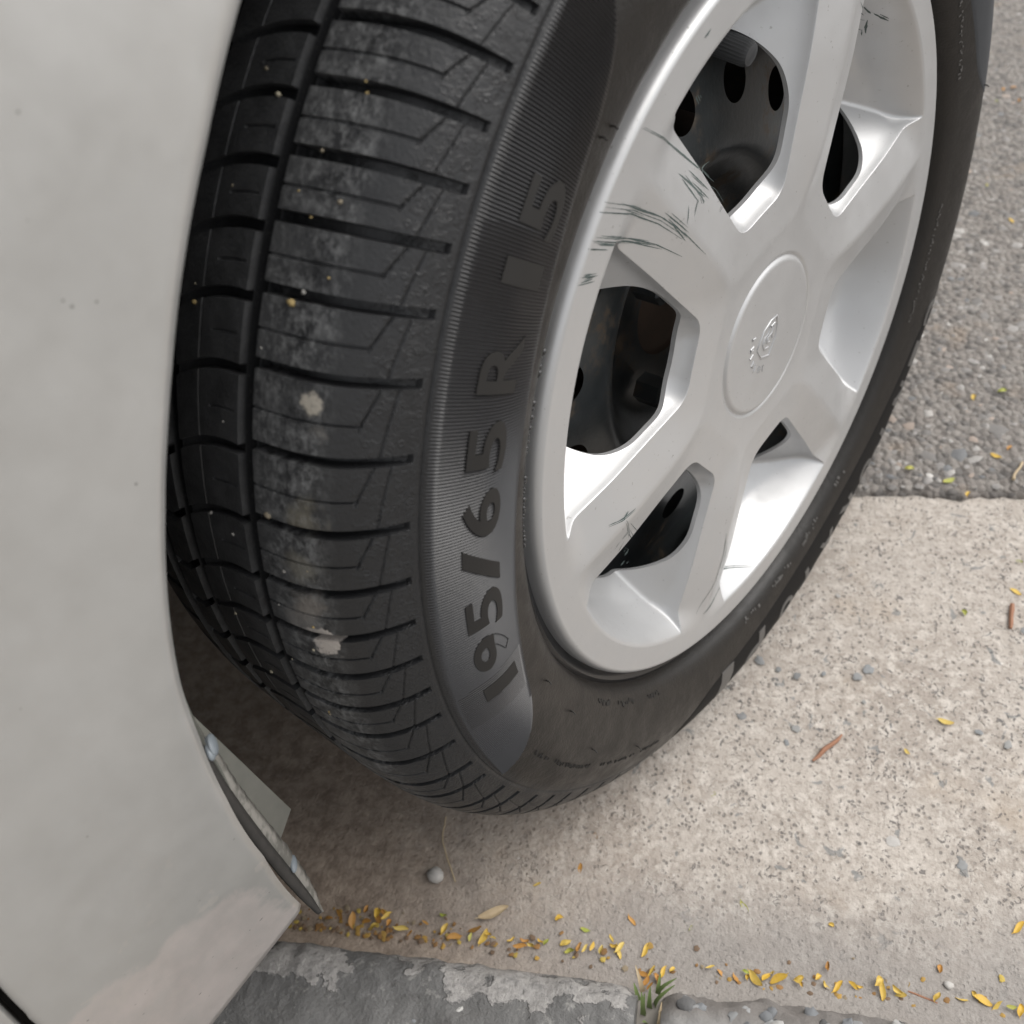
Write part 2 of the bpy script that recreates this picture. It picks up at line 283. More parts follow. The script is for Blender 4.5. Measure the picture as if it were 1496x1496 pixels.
    g = k.mix(k.math('MULTIPLY', k.ramp(k.noise(120, 5, .7), .56, .68), .6), g, (.36, .35, .33))
    g = k.mix(k.math('MULTIPLY', k.ramp(k.noise(30, 5, .7), .42, .33), .7), g, (.09, .085, .082))
    g = k.mix(k.math('MULTIPLY', wt, k.ramp(k.noise(140, 5, .7), .3, .62, .35, .95)), g, k.mix(k.noise(60, 3), (.33, .315, .30), (.47, .45, .43)))
    g = k.mix(k.math('MULTIPLY', k.ramp(z, .03, .004), .8), g, (.15, .13, .115))
    k.set('Base Color', g); k.set('Normal', k.bump(k.math('ADD', k.noise(110, 6, .7), k.math('MULTIPLY', wt, .35)), .9, .0045)); D['kerb'] = k.m
    k = M('rough_kerb', Roughness=.9); x, y, z = k.xyz()
    g = k.mix(k.noise(60, 5, .7), (.20, .197, .19), (.34, .333, .322))
    g = k.mix(k.math('MULTIPLY', k.ramp(k.noise(90, 4, .6), .58, .66), .7), g, (.38, .38, .37))
    g = k.mix(k.ramp(y, -.026, -.010), g, k.mix(k.noise(300, 4, .7), (.155, .14, .13), (.24, .225, .21)))
    k.set('Base Color', g); k.set('Normal', k.bump(k.noise(110, 6, .75), .6, .0035)); D['kerb2'] = k.m
    k = M('pavement_earth', Roughness=.95); k.set('Base Color', k.mix(k.noise(6, 6), (.20, .18, .16), (.32, .30, .27))); D['earth'] = k.m
    def leafm(name, a, b, e):
        k = M(name, Roughness=.55); oi = k.node('ShaderNodeObjectInfo'); n = k.noise(260, 4)
        c = k.mix(oi.outputs['Random'], a, b); c = k.mix(k.ramp(n, .55, .75), c, e); k.set('Base Color', c)
        k.set('Transmission Weight', 0.0); k.set('Normal', k.bump(k.noise(500, 2), .3, .0005)); return k.m
    D['leaf_y'] = leafm('leaf_yellow', (.58, .36, .04), (.60, .45, .12), (.42, .24, .045))
    D['leaf_o'] = leafm('leaf_orange', (.42, .20, .04), (.50, .27, .07), (.26, .12, .035))
    D['leaf_g'] = leafm('leaf_green', (.30, .34, .06), (.42, .40, .09), (.40, .30, .05))
    k = M('dry_stalk', Roughness=.8); k.set('Base Color', k.mix(k.noise(200, 3), (.42, .32, .20), (.55, .45, .30))); D['stalk'] = k.m
    k = M('red_twig', Roughness=.8); k.set('Base Color', k.mix(k.noise(200, 3), (.24, .11, .06), (.36, .19, .12))); D['twig'] = k.m
    k = M('grass_blade', Roughness=.55); k.set('Base Color', k.mix(k.noise(90, 3), (.12, .20, .06), (.24, .30, .11))); D['grass'] = k.m
    k = M('white_pebble', Roughness=.75); k.set('Base Color', k.mix(k.noise(200, 4), (.38, .365, .34), (.52, .50, .475))); D['pebble'] = k.m
    k = M('bead_rubber', Roughness=.2); k.set('Base Color', (.03, .03, .03)); D['bead'] = k.m
    return D
def P(r, a, x):   # wheel-centred point from mm, degrees, mm
    return (x/1000, r*math.cos(rad(a))/1000, r*math.sin(rad(a))/1000)
STAINS = [(P(316, 171.0, 65), .0075, .0008, (.42, .38, .345), .95), (P(316, 169.5, 57), .0075, .004, (.19, .18, .17), .6), (P(316, 167.8, 60), .0065, .004, (.20, .18, .16), .7),
          (P(315, 152.1, 66), .0042, .0010, (.34, .31, .26), .9), (P(314, 153.6, 69), .0035, .002, (.20, .185, .165), .7),
          (P(315, 160.2, 64), .006, .004, (.16, .145, .11), .6), (P(315, 164.4, 60), .0065, .004, (.16, .15, .125), .6)]
MT = make_materials()

# ------------------------------------------------------------------ ground: kerb frame, local x along the kerb, local y towards the road
K0 = Vector((.162, -.261, 0)); KA = rad(29)
KM = Matrix.Translation(K0) @ Matrix.Rotation(KA, 4, 'Z')
def kplace(o): o.matrix_world = KM; return o
def structure(o): o['kind'] = 'structure'; return o
def sheet(name, xs, ys, z, mat, zf=None):
    X, Y = np.meshgrid(xs, ys); Z = np.full(X.shape, z) if zf is None else zf(X, Y)
    return structure(kplace(obj(name, mesh_data(name, np.stack([X, Y, Z], -1).reshape(-1, 3), grid_faces(len(ys), len(xs))), mat)))
sheet('ground', np.linspace(-90, 90, 7), np.linspace(-90, 90, 7), -.03, MT['earth'])
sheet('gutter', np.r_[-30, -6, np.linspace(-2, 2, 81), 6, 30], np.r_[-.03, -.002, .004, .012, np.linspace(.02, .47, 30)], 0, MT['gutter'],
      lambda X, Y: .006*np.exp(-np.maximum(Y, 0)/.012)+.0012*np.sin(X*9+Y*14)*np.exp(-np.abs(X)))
# asphalt: a worn slab whose ragged edge overlaps the gutter
xs = np.r_[-60, -10, np.linspace(-1.2, 2.2, 900), 10, 60]
edge = np.array([.4345+.0045*fbm((x, 3, 0), 14)+.0035*fbm((x, 9, 0), 60) for x in xs]); edge[:2] = edge[-2:] = .434
yo = np.r_[-.002, .0, .0025, .006, .012, .03, .1, .25, .5, .8, 1.2, 2, 4, 12, 60]; zo = np.r_[-.012, .002, .0055, .007, .0075] ; zo = np.r_[zo, np.full(len(yo)-5, .008)]
V = np.array([[x, e+d, z] for d, z in zip(yo, zo) for x, e in zip(xs, edge)])
structure(kplace(obj('road', mesh_data('road', V, grid_faces(len(yo), len(xs)), True, 60), MT['asphalt'])))
# pavement behind the kerb
sheet('pavement', np.linspace(-30, 30, 13), np.r_[-8, -2, -.152], .034, MT['earth'])
# stones bedded in the asphalt
def ico(sub=0):
    bm = bmesh.new(); bmesh.ops.create_icosphere(bm, subdivisions=sub+1, radius=1); bm.verts.ensure_lookup_table()
    v = np.array([x.co[:] for x in bm.verts]); f = np.array([[q.index for q in p.verts] for p in bm.faces]); bm.free(); return v, f
def stones(name, pts, size, flat, tints, sink, mat):
    bv, bf = ico(0 if len(pts) > 1500 else 1); n = len(pts); nv = len(bv)
    sc = size[:, None]*rng.uniform(.65, 1.25, (n, 3)); sc[:, 2] = size*flat
    d = bv[None]*(1+rng.uniform(-.28, .28, (n, nv, 1)))*sc[:, None]
    a = rng.uniform(0, 2*np.pi, n); ca, sa = np.cos(a)[:, None], np.sin(a)[:, None]
    x = d[..., 0]*ca-d[..., 1]*sa; y = d[..., 0]*sa+d[..., 1]*ca
    V = np.stack([x+pts[:, :1], y+pts[:, 1:2], d[..., 2]+pts[:, 2:3]-(sc[:, 2]*sink)[:, None]], -1).reshape(-1, 3)
    F = (bf[None]+(np.arange(n)*nv)[:, None, None]).reshape(-1, 3)
    me = mesh_data(name, V, F, True, 50)
    at = me.attributes.new('tint', 'FLOAT_COLOR', 'POINT'); col = np.repeat(np.c_[tints, np.ones(n)], nv, 0).astype(np.float32)
    at.data.foreach_set('color', col.ravel()); return obj(name, me, mat)
def tints(n, pal, w): 
    c = np.array(pal)[rng.choice(len(pal), n, p=w)]; return c*rng.uniform(.8, 1.2, (n, 1))
N = 15000
px = rng.uniform(-.5, 1.5, N); py = .440+1.9*rng.uniform(0, 1, N)**1.3
sz = np.clip(rng.lognormal(math.log(.0026), .55, N), .0010, .0090)
o = stones('road_aggregate', np.c_[px, py, np.full(N, .008)], sz, .36, tints(N, [(.25, .238, .226), (.33, .315, .30), (.46, .44, .415), (.19, .195, .20), (.40, .33, .28), (.62, .60, .57)], [.36, .30, .10, .12, .08, .04]), .45, MT['stone'])
kplace(o); o['kind'] = 'stuff'; tag(o, 'grey and tan stone chips bedded in the worn asphalt road', 'aggregate')
n = 70
o = stones('gutter_aggregate', np.c_[rng.uniform(-.1, .5, n), rng.uniform(.06, .43, n), np.full(n, .0005)], np.clip(rng.lognormal(math.log(.0034), .4, n), .0012, .0040), .09, tints(n, [(.25, .26, .265), (.32, .32, .31), (.50, .48, .455), (.26, .265, .265)], [.35, .25, .2, .2]), .55, MT['stone'])
kplace(o); o['kind'] = 'stuff'; tag(o, 'small stones showing in the pale concrete gutter', 'aggregate')
# kerb stones
kerb = structure(kplace(bpy.data.objects.new('kerb', None))); C.objects.link(kerb); kerb.matrix_world = KM
KH = .036
def kerb_stone(x0, x1, mat, dz=0, rough=.0016, dy=0, fine=True):
    prof = [(.0, -.03), (.0, .010), (-.0015, .018), (-.005, .026), (-.011, .0325), (-.019, KH-.0005), (-.03, KH)]
    prof += [(-.03-.015*i, KH) for i in range(1, 8)] + [(-.15, KH-.004), (-.151, -.03)]
    dense = []
    for a, b in zip(prof[:-1], prof[1:]):
        k = max(1, int(math.hypot(b[0]-a[0], b[1]-a[1])/.0035)) if fine else 1
        dense += [(a[0]+(b[0]-a[0])*i/k, a[1]+(b[1]-a[1])*i/k) for i in range(k)]
    dense.append(prof[-1]); n = int((x1-x0)/.004) if fine else 12
    xs = np.linspace(x0, x1, n); V = []
    for y, z in dense:
        for i, x in enumerate(xs):
            e = min(i, n-1-i)*(x1-x0)/n; c = max(0, 1-e/.012)**2
            q = fbm((x, y, z), 30, 4)*rough*1.6+fbm((x+5, y, z), 110, 3)*rough*.8 if fine else 0
            V.append((x, y+dy+q*.6-c*.003*(y > -.02), z+q-(c*.004+dz)*(z > 0)))
    F = [tuple(f) for f in grid_faces(len(dense), n)]; F.append(tuple(i*n for i in range(len(dense)))[::-1]); F.append(tuple(i*n+n-1 for i in range(len(dense))))
    return obj('kerb_stone', mesh_data('kerb_stone', V, F, True, 60), mat, kerb)
kerb_stone(-.90, -.005, MT['kerb']); kerb_stone(.010, .92, MT['kerb2'], .001, .0026, .001)
for i in range(3):
    kerb_stone(-.91-.9*i-.89, -.91-.9*i, MT['kerb'], 0, .002, 0, False); kerb_stone(.93+.9*i, .93+.9*i+.89, MT['kerb'], 0, .002, 0, False)
jm = obj('joint_mortar', box_data('joint_mortar', (-.008, -.149, -.02), (.013, -.006, .014), 0), MT['earth'], kerb)
n = 260
o = stones('kerb_pebbles', (lambda yy: np.c_[rng.uniform(.02, .30, n), yy, np.interp(-yy, [0, .0015, .005, .011, .019, .03], [.010, .018, .026, .0325, KH-.0005, KH])-.0012])(rng.uniform(-.065, -.004, n)), np.clip(rng.lognormal(math.log(.0027), .45, n), .0012, .0060), .5, tints(n, [(.30, .305, .305), (.20, .21, .22), (.44, .435, .42), (.12, .12, .12)], [.3, .38, .1, .22]), .35, MT['stone'])
o.parent = kerb; o['kind'] = 'stuff'
n = 46
o = stones('kerb_pebbles', np.c_[rng.uniform(-.35, -.01, n), rng.uniform(-.085, -.03, n), np.full(n, KH-.001)], np.clip(rng.lognormal(math.log(.0016), .45, n), .0008, .004), .4, tints(n, [(.50, .49, .47), (.40, .37, .34), (.25, .26, .27)], [.4, .3, .3]), .4, MT['stone'])
o.parent = kerb; o['kind'] = 'stuff'

# ------------------------------------------------------------------ wheel
car = bpy.data.objects.new('parked_car', None); C.objects.link(car)
tag(car, 'silver parked car with a dusty wing, its front wheel turned in the gutter', 'car')
WC = (0, 0, .302)

# --- wheel cover height field
def sstep(a, b, x):
    t = np.clip((x-a)/(b-a), 0, 1); return t*t*(3-2*t)
def smin(a,b,k):
    h=np.clip(.5+.5*(b-a)/k,0,1); return b*(1-h)+a*h-k*h*(1-h)
def pocket_uv(r,a):
    d=(a-95.6+30)%60-30
    t=np.radians(d); return r*np.cos(t),r*np.sin(t)
def mouth_d(u,v):
    dA=(.52*(u-50)-np.sqrt(v*v+30)+4.5)/1.127
    return smin(dA,1.0*(u-81.5),8.0)
def hole_f(u,v):
    e=(((np.abs(u-126)/40)**2.5+(np.abs(v)/43)**2.5)**.4-1)*36
    return -smin(-e,mouth_d(u,v)-1.5,6.0)
def cover_x(r,a):
    u,v=pocket_uv(r,a); av=np.sqrt(v*v+3)-1.2
    top=87.6+5.0*sstep(48,110,r)-2.2*sstep(140,192,r)
    d3=190.5-r
    dr=.5*u-.866*av-2.0
    d2=smin(dr,.62*(u-60),7.0)
    facet=np.where(d2>0,.27*(np.sqrt(d2**2+1.2)-1.095),0)*sstep(-2,16,d3)
    d1=mouth_d(u,v)
    side=np.where(d1>0,6.0*(1-np.exp(-np.maximum(d1,0)/1.5))+.95*np.maximum(d1,0),0)
    wall=smin(side,1.02*d3,3.5)
    wall=np.where(wall>0,np.sqrt(wall**2+.8)-.894,0)
    x=top-facet-wall
    e=np.clip((r-206.2)/4.4,0,1); x=x-6.5*(1-np.sqrt(np.maximum(1-e**2.0,0)))
    x=x-1.0*np.exp(-((r-46.5)/1.2)**2)+.8*sstep(46.5,43,r)
    return x

def snapped(V2, F, field, step=.05):
    """V2: (n,2) y,z in mm. Drop faces whose centre is inside field<0 and pull the rim vertices onto the outline."""
    f = field(V2); keep = field(V2[F].mean(1)) > 0
    used = np.zeros(len(V2), bool); used[F[keep].ravel()] = True
    dead = np.zeros(len(V2), bool); dead[F[~keep].ravel()] = True
    b = np.where(used & dead)[0]; p = V2[b].copy()
    for _ in range(6):
        f = field(p); g = np.stack([field(p+[step, 0])-f, field(p+[0, step])-f], 1)/step
        p -= (f/np.maximum((g*g).sum(1), 1e-9))[:, None]*g
    V2 = V2.copy(); V2[b] = p; return V2, F[keep]
def polar(V2): return np.hypot(V2[:, 0], V2[:, 1]), np.degrees(np.arctan2(V2[:, 1], V2[:, 0])) % 360
def compact(V, F):
    u = np.unique(F); mp = -np.ones(len(V), int); mp[u] = np.arange(len(u)); return V[u], mp[F]
def polar_grid(rs, nt):
    t = np.radians(np.arange(nt)*360/nt); V2 = np.stack([(rs[:, None]*np.cos(t)).ravel(), (rs[:, None]*np.sin(t)).ravel()], 1)
    return V2, grid_faces(len(rs), nt, True)
def solid_sheet(name, V, F, thick, mat, parent, sharp=38):
    o = obj(name, mesh_data(name, V, F, True, sharp), mat, parent)
    md = o.modifiers.new('thickness', 'SOLIDIFY'); md.thickness = thick; md.offset = -1; return o

# --- black pressed-steel wheel with vent holes (the part everything on the wheel belongs to)
DISC = np.array([(20, 30), (20, 60), (24, 70), (40, 84), (48, 94), (49, 102), (47, 115), (43, 135), (38, 155), (36, 168), (38, 176), (42, 182)], float)
VENT_R, VENT_N, VENT_A, VENT_S = 130., 16, 163., 11.5
def disc_x(r): return np.interp(r, DISC[:, 1], DISC[:, 0])
def vent_f(V2):
    r, a = polar(V2); st = 360/VENT_N; d = np.radians((a-VENT_A+st/2) % st-st/2)
    return np.hypot(r*np.cos(d)-VENT_R, r*np.sin(d))-VENT_S
rs = np.r_[np.linspace(30, 112, 40), np.linspace(114, 146, 30), np.linspace(148, 182, 14)]
V2, F = polar_grid(rs, 480); V2, F = snapped(V2, F, vent_f); r, a = polar(V2)
xx = disc_x(r); ker = sum(disc_x(r+d) for d in (-6, -4, -2, 0, 2, 4, 6))/7
V, F = compact(np.c_[ker, V2]/1000, F)
RIM = [(42, 181), (52, 184), (62, 185), (70, 187), (74, 192), (76.5, 199), (78, 207), (80.5, 212.3), (79.5, 215), (76, 216), (60, 196), (40, 191), (-60, 191), (-76, 205), (-79, 214)]
t = np.radians(np.arange(240)*1.5); pr = np.array(RIM)/1000
VR = np.stack([np.repeat(pr[:, 0], 240), (pr[:, 1][:, None]*np.cos(t)).ravel(), (pr[:, 1][:, None]*np.sin(t)).ravel()], 1)
FR = grid_faces(len(pr), 240, True)+len(V)
wheel = obj('wheel', mesh_data('wheel', np.r_[V, VR], np.r_[F, FR], True, 40), MT['steel'], car, WC)
lathe('brake_drum', [(18, 0), (18, 92), (14, 104), (6, 108), (-50, 112)], 96, MT['drum'], wheel)
lathe('rim_flange', [(77, 206), (81.0, 210.5), (84.2, 213.6), (85.2, 215.6), (84.0, 218.6)], 300, MT['rim'], wheel)
for k in range(4):
    a = 40+90*k; o = lathe('wheel_nut', [(26, 0), (44, 0.01), (44, 8), (42, 9.5), (26, 9.5)], 6, MT['steel'], wheel, 20)
    o.location = (0, .050*math.cos(rad(a)), .050*math.sin(rad(a)))

# --- wheel cover
def cover_normals(V2):
    e = .12; h = lambda p: cover_x(*polar(p)); gy = (h(V2+[e, 0])-h(V2-[e, 0]))/(2*e); gz = (h(V2+[0, e])-h(V2-[0, e]))/(2*e)
    n = np.stack([np.ones(len(V2)), -gy, -gz], 1); return n/np.linalg.norm(n, axis=1, keepdims=True)
def cover_mesh():
    """each pocket is meshed on rays from its middle, so that faces follow the hole and the pocket's lip"""
    UC = 128.; RI, RO = 52., 203.
    c1 = np.array([RI*math.cos(rad(30))-UC, RI*.5]); c2 = np.array([RO*math.cos(rad(30))-UC, RO*.5])
    half = np.unique(np.r_[np.linspace(0, math.pi, 190), math.atan2(c1[1], c1[0]), math.atan2(c2[1], c2[0])])
    ph = np.r_[half, -half[1:-1][::-1]]; D = np.stack([np.cos(ph), np.sin(ph)], 1)
    def march(f, hi=130.):
        lo_ = np.zeros(len(ph)); hi_ = np.full(len(ph), hi)
        for _ in range(50):
            md_ = (lo_+hi_)/2; ins = f(UC+D[:, 0]*md_, D[:, 1]*md_); lo_ = np.where(ins, md_, lo_); hi_ = np.where(ins, hi_, md_)
        return (lo_+hi_)/2
    th_ = march(lambda u, v: hole_f(u, v) < 0)
    tm = march(lambda u, v: (mouth_d(u, v) > 0) & (np.hypot(u, v) < 190.5))
    ts = march(lambda u, v: (np.hypot(u, v) < RO) & (np.hypot(u, v) > RI) & (np.abs(v) <= u*math.tan(rad(30))+1e-9))
    tm = np.minimum(np.maximum(tm, th_+.3), ts-.05)
    A = np.array([0, .06, .14, .24, .34, .44, .54, .63, .72, .79, .85, .90, .94, .97, .99, 1])[:, None]
    B = np.array([.004, .012, .03, .06, .10, .16, .23, .31, .40, .50, .60, .70, .80, .90, 1])[:, None]
    T = np.concatenate([th_+(tm-th_)*A, tm+(ts-tm)*B], 0); nr, nc = T.shape
    u = UC+T*D[:, 0]; v = T*D[:, 1]; V2 = []; F = []; off = 0
    for k in range(6):
        a = rad(95.6+60*k); V2.append(np.stack([u*math.cos(a)-v*math.sin(a), u*math.sin(a)+v*math.cos(a)], -1).reshape(-1, 2))
        F.append(grid_faces(nr, nc, True)+off); off += nr*nc
    V2 = np.concatenate(V2); x = cover_x(*polar(V2)); N_ = cover_normals(V2); V = np.c_[x, V2]
    # thin wall round every hole
    for k in range(6):
        i = k*nr*nc+np.arange(nc); c = V[i].mean(0); o_ = V[i]-c; o_[:, 0] = 0; o_ = -o_/np.linalg.norm(o_, axis=1, keepdims=True)
        top_ = V[i]; bot = V[i]+[-2.6, 0, 0]; base = len(V); V = np.concatenate([V, top_, bot]); N_ = np.concatenate([N_, o_, o_])
        F.append(grid_faces(2, nc, True)[:, ::-1]+base)
    # hub and rolled outer edge
    for rs in (np.r_[0.01, 3, 7, 12, 18, 25, 32, 38, 41, np.arange(42.5, 50, .7), 51, 52.02], np.r_[202.98, np.arange(204, 210.7, .5), 210.7]):
        G2, GF = polar_grid(rs, 600); g = np.c_[cover_x(*polar(G2)), G2]; n_ = cover_normals(G2)
        if rs[0] > 100:
            r_, _a = polar(G2); lastr = r_ > 210.6; g[lastr, 0] -= 9
        F.append(GF+len(V)); V = np.concatenate([V, g]); N_ = np.concatenate([N_, n_])
    F = np.concatenate(F)[:, ::-1]
    me_ = mesh_data('wheel_cover', V/1000, F, True)
    # make every face look outward (+x) except the hole walls, whose normals are given
    me_.normals_split_custom_set_from_vertices([tuple(n) for n in N_])
    return me_
obj('wheel_cover', cover_mesh(), MT['silver'], wheel)
# --- embossed, worn emblem on the centre cap
def ribbon_on_cover(lines, width, lift, name, mat, taper=True, seed=1):
    V = []; F = []; rg = np.random.default_rng(seed)
    for ln in lines:
        yz = np.array([(r*math.cos(rad(a)), r*math.sin(rad(a))) for r, a in ln]); 
        L = np.hypot(*np.diff(yz, axis=0).T); s = np.r_[0, np.cumsum(L)]; n = max(4, int(s[-1]/1.6)); q = np.linspace(0, s[-1], n)
        p = np.stack([np.interp(q, s, yz[:, 0]), np.interp(q, s, yz[:, 1])], 1)
        if n > 6: p[1:-1] = (p[:-2]+p[2:]+2*p[1:-1])/4
        d = np.gradient(p, axis=0); d /= np.maximum(np.linalg.norm(d, axis=1, keepdims=True), 1e-9); nn = np.stack([-d[:, 1], d[:, 0]], 1)
        wv = width*(np.sin(np.linspace(.25, math.pi-.25, n)) if taper else np.ones(n))*rg.uniform(.55, 1.25, n)
        b = len(V)
        for sgn in (-.5, .5):
            pp = p+nn*wv[:, None]*sgn; rr, aa = polar(pp); xs = cover_x(rr, aa)+lift
            V += [(x/1000, y/1000, z/1000) for x, (y, z) in zip(xs, pp)]
        F += [(b+i, b+i+1, b+n+i+1, b+n+i) for i in range(n-1)]
    o_ = obj(name, mesh_data(name, V, F, True), mat, wheel); o_['kind'] = 'stuff'; return o_
scr = [SCRATCH[i:j] for i, j in ((0, 12), (12, 18), (18, 24), (24, 28), (28, 36), (36, 46), (46, 50))]
for i, g in enumerate(scr):
    rg = random.Random(i); extra = []
    for ln in g:                                     # fine companion scratches beside each main one
        for _ in range(1):
            dr, da = rg.uniform(-1.6, 1.6), rg.uniform(-.6, .6); k = rg.uniform(.35, .8)
            a0 = ln[0]; a1 = ln[-1]; o0 = rg.uniform(0, 1-k)
            f = lambda s: (a0[0]+(a1[0]-a0[0])*s+dr, a0[1]+(a1[1]-a0[1])*s+da)
            if len(ln) == 2: extra.append([f(o0), f(o0+k)])
            else: extra.append([(p[0]+dr, p[1]+da) for p in ln[:max(2, int(len(ln)*k)+1)]])
    ribbon_on_cover(g, .62, .12, 'scratch_mark', MT['scratch'], True, i)
    ribbon_on_cover(extra, .36, .12, 'scratch_mark', MT['scratch'], True, i+40)
def tube_on_cover(lines, rad_, name, mat):
    V = []; F = []
    for ln in lines:
        pts = []
        for y, z in ln:
            r_ = math.hypot(y, z); a_ = math.degrees(math.atan2(z, y)); pts.append(Vector((float(cover_x(np.array(r_), np.array(a_))), y, z))/1000)
        for i, p in enumerate(pts):
            d = (pts[min(i+1, len(pts)-1)]-pts[max(i-1, 0)]).normalized(); n_ = Vector((1, 0, 0)); s = d.cross(n_)
            for k in range(6):
                t = 2*math.pi*k/6; V.append(p+(s*math.cos(t)+n_*math.sin(t)*.8)*rad_/1000)
        b = len(V)-6*len(pts)
        for i in range(len(pts)-1):
            for k in range(6): F.append((b+i*6+k, b+i*6+(k+1) % 6, b+(i+1)*6+(k+1) % 6, b+(i+1)*6+k))
    return obj(name, mesh_data(name, V, F, True), mat, wheel)
def rot2(p, a): c, s = math.cos(rad(a)), math.sin(rad(a)); return (p[0]*c-p[1]*s, p[0]*s+p[1]*c)
# a small worn crest: shield outline, beast-like strokes and stubs of letters round its left side
em = [[(-9, 9), (0, 12), (9, 9), (9, -2), (5, -9), (0, -13), (-5, -9), (-9, -2), (-9, 9)], [(-4, 5), (0, 7), (4, 5), (5, 1), (2, -2), (4, -6)], [(-3, 2), (0, 3), (1, 0), (-2, -3), (-1, -7)], [(-5, -1), (-2, -4)], [(2, 4), (3, 2)], [(-1, -9), (2, -6)]]
em = [[rot2(p, 137) for p in l] for l in em]
for k in range(7):
    a = 148+k*17; em.append([(17*math.cos(rad(a)), 17*math.sin(rad(a))), (20.5*math.cos(rad(a+3)), 20.5*math.sin(rad(a+3)))])
    if k % 2: em.append([(17.5*math.cos(rad(a+6)), 17.5*math.sin(rad(a+6))), (20*math.cos(rad(a+7)), 20*math.sin(rad(a+7))), (18.6*math.cos(rad(a+2)), 18.6*math.sin(rad(a+2)))])
tube_on_cover(em, .75, 'emblem', MT['cap'])

# --- valve
def wp(r, a, x): return Vector(P(r, a, x))
v0, v1 = wp(153.5, 83.4, 41), wp(149, 83.6, 63); vd = (v1-v0).normalized()
obj('valve_stem', tube_data('valve_stem', [v0-vd*.012, v0, v0+vd*.010], [.006, .0052, .0042], 16), MT['seal'], wheel)
n = 48; va = vd.cross(Vector((0, 0, 1))).normalized(); vb = vd.cross(va); V = []; F = []
for (l, q) in ((.004, .0052), (.0045, .0064), (.0225, .0060), (.0250, .0052), (.0256, .0036)):
    for k in range(n):
        rr_ = q*(1.07 if (k % 2) and .004 < l < .023 else 1); t = 2*math.pi*k/n; V.append(v0+vd*l+(va*math.cos(t)+vb*math.sin(t))*rr_)
for i in range(4):
    for k in range(n): F.append((i*n+k, i*n+(k+1) % n, (i+1)*n+(k+1) % n, (i+1)*n+k))
F.append(tuple(range(4*n, 5*n)))
obj('valve_cap', mesh_data('valve_cap', V, F, True, 25), MT['valve'], wheel)

# --- tyre 195/65 R15
PROF = np.array([(39, 316.8), (50, 316), (62, 313.8), (74, 308), (84, 297.5), (90.5, 285.5), (92, 282.3), (97, 270), (100, 257), (99.7, 246), (97.5, 234.5), (95, 226.5), (91.5, 221.5), (85, 218.5), (77, 215.5)], float)
seg = np.r_[0, np.cumsum(np.hypot(*np.diff(PROF, axis=0).T))]
def cubic(q, xs, ys):   # natural-ish Hermite through the profile points
    m_ = np.gradient(ys, xs); i = np.clip(np.searchsorted(xs, q)-1, 0, len(xs)-2); h = xs[i+1]-xs[i]; t = (q-xs[i])/h
    return ((2*t**3-3*t**2+1)*ys[i]+(t**3-2*t**2+t)*h*m_[i]+(-2*t**3+3*t**2)*ys[i+1]+(t**3-t**2)*h*m_[i+1])
def prof_at(s): return cubic(s, seg, PROF[:, 0]), cubic(s, seg, PROF[:, 1])
def prof_n(s):
    x0, r0 = prof_at(np.maximum(s-.2, 0)); x1, r1 = prof_at(s+.2); tx, tr = x1-x0, r1-r0; L = np.hypot(tx, tr); return -tr/L, tx/L
def side_pt(s, a, lift=0):
    """surface of the outer sidewall: s mm down from the tread block edge, a degrees"""
    s = np.asarray(s, float); x, r = prof_at(s); nx, nr = prof_n(s); x = x+nx*lift; r = r+nr*lift; t = np.radians(a)
    return np.stack([x+0*t, r*np.cos(t), r*np.sin(t)], -1)/1000
SE = seg[-1]
q_out = np.r_[np.linspace(SE, 70, 34), 68.6, 68.2, 67.6, 67.0, 66.6, np.arange(66, 57.5, -.7), np.arange(57.2, 43, -.4), np.arange(42.8, .3, -.8), .25]
xs_c = np.r_[39, 38.6, 37.6, 36, 34.5, 33, 32, 31, 30.5, 30.1, np.arange(29.4, 7.8, -.9), 7.6, 7.3, 6.9, 6.6, np.arange(6, -6, -.9), -6.6, -7, -8.2, -10, -12, -13.8, -15, -15.4, np.arange(-16, -24, -1.2), np.arange(-25, -30, -2.), -30.1, -30.5, -32, -35, -37.6, -39]
q_in = np.r_[np.arange(2, 70, 3.), np.linspace(72, SE, 14)]
X = []; R = []; NX = []; NR = []; Q = []
x_, r_ = prof_at(q_out); a_, b_ = prof_n(q_out); X += list(x_); R += list(r_); NX += list(a_); NR += list(b_); Q += list(q_out)
X += list(xs_c); R += list(317.2-.4*(xs_c/39)**2); NX += list(0*xs_c); NR += list(1+0*xs_c); Q += list(xs_c-39)
x_, r_ = prof_at(q_in); a_, b_ = prof_n(q_in); X += list(-x_); R += list(r_); NX += list(-a_); NR += list(b_); Q += list(-78-q_in)
X, R, NX, NR, Q = map(np.array, (X, R, NX, NR, Q))
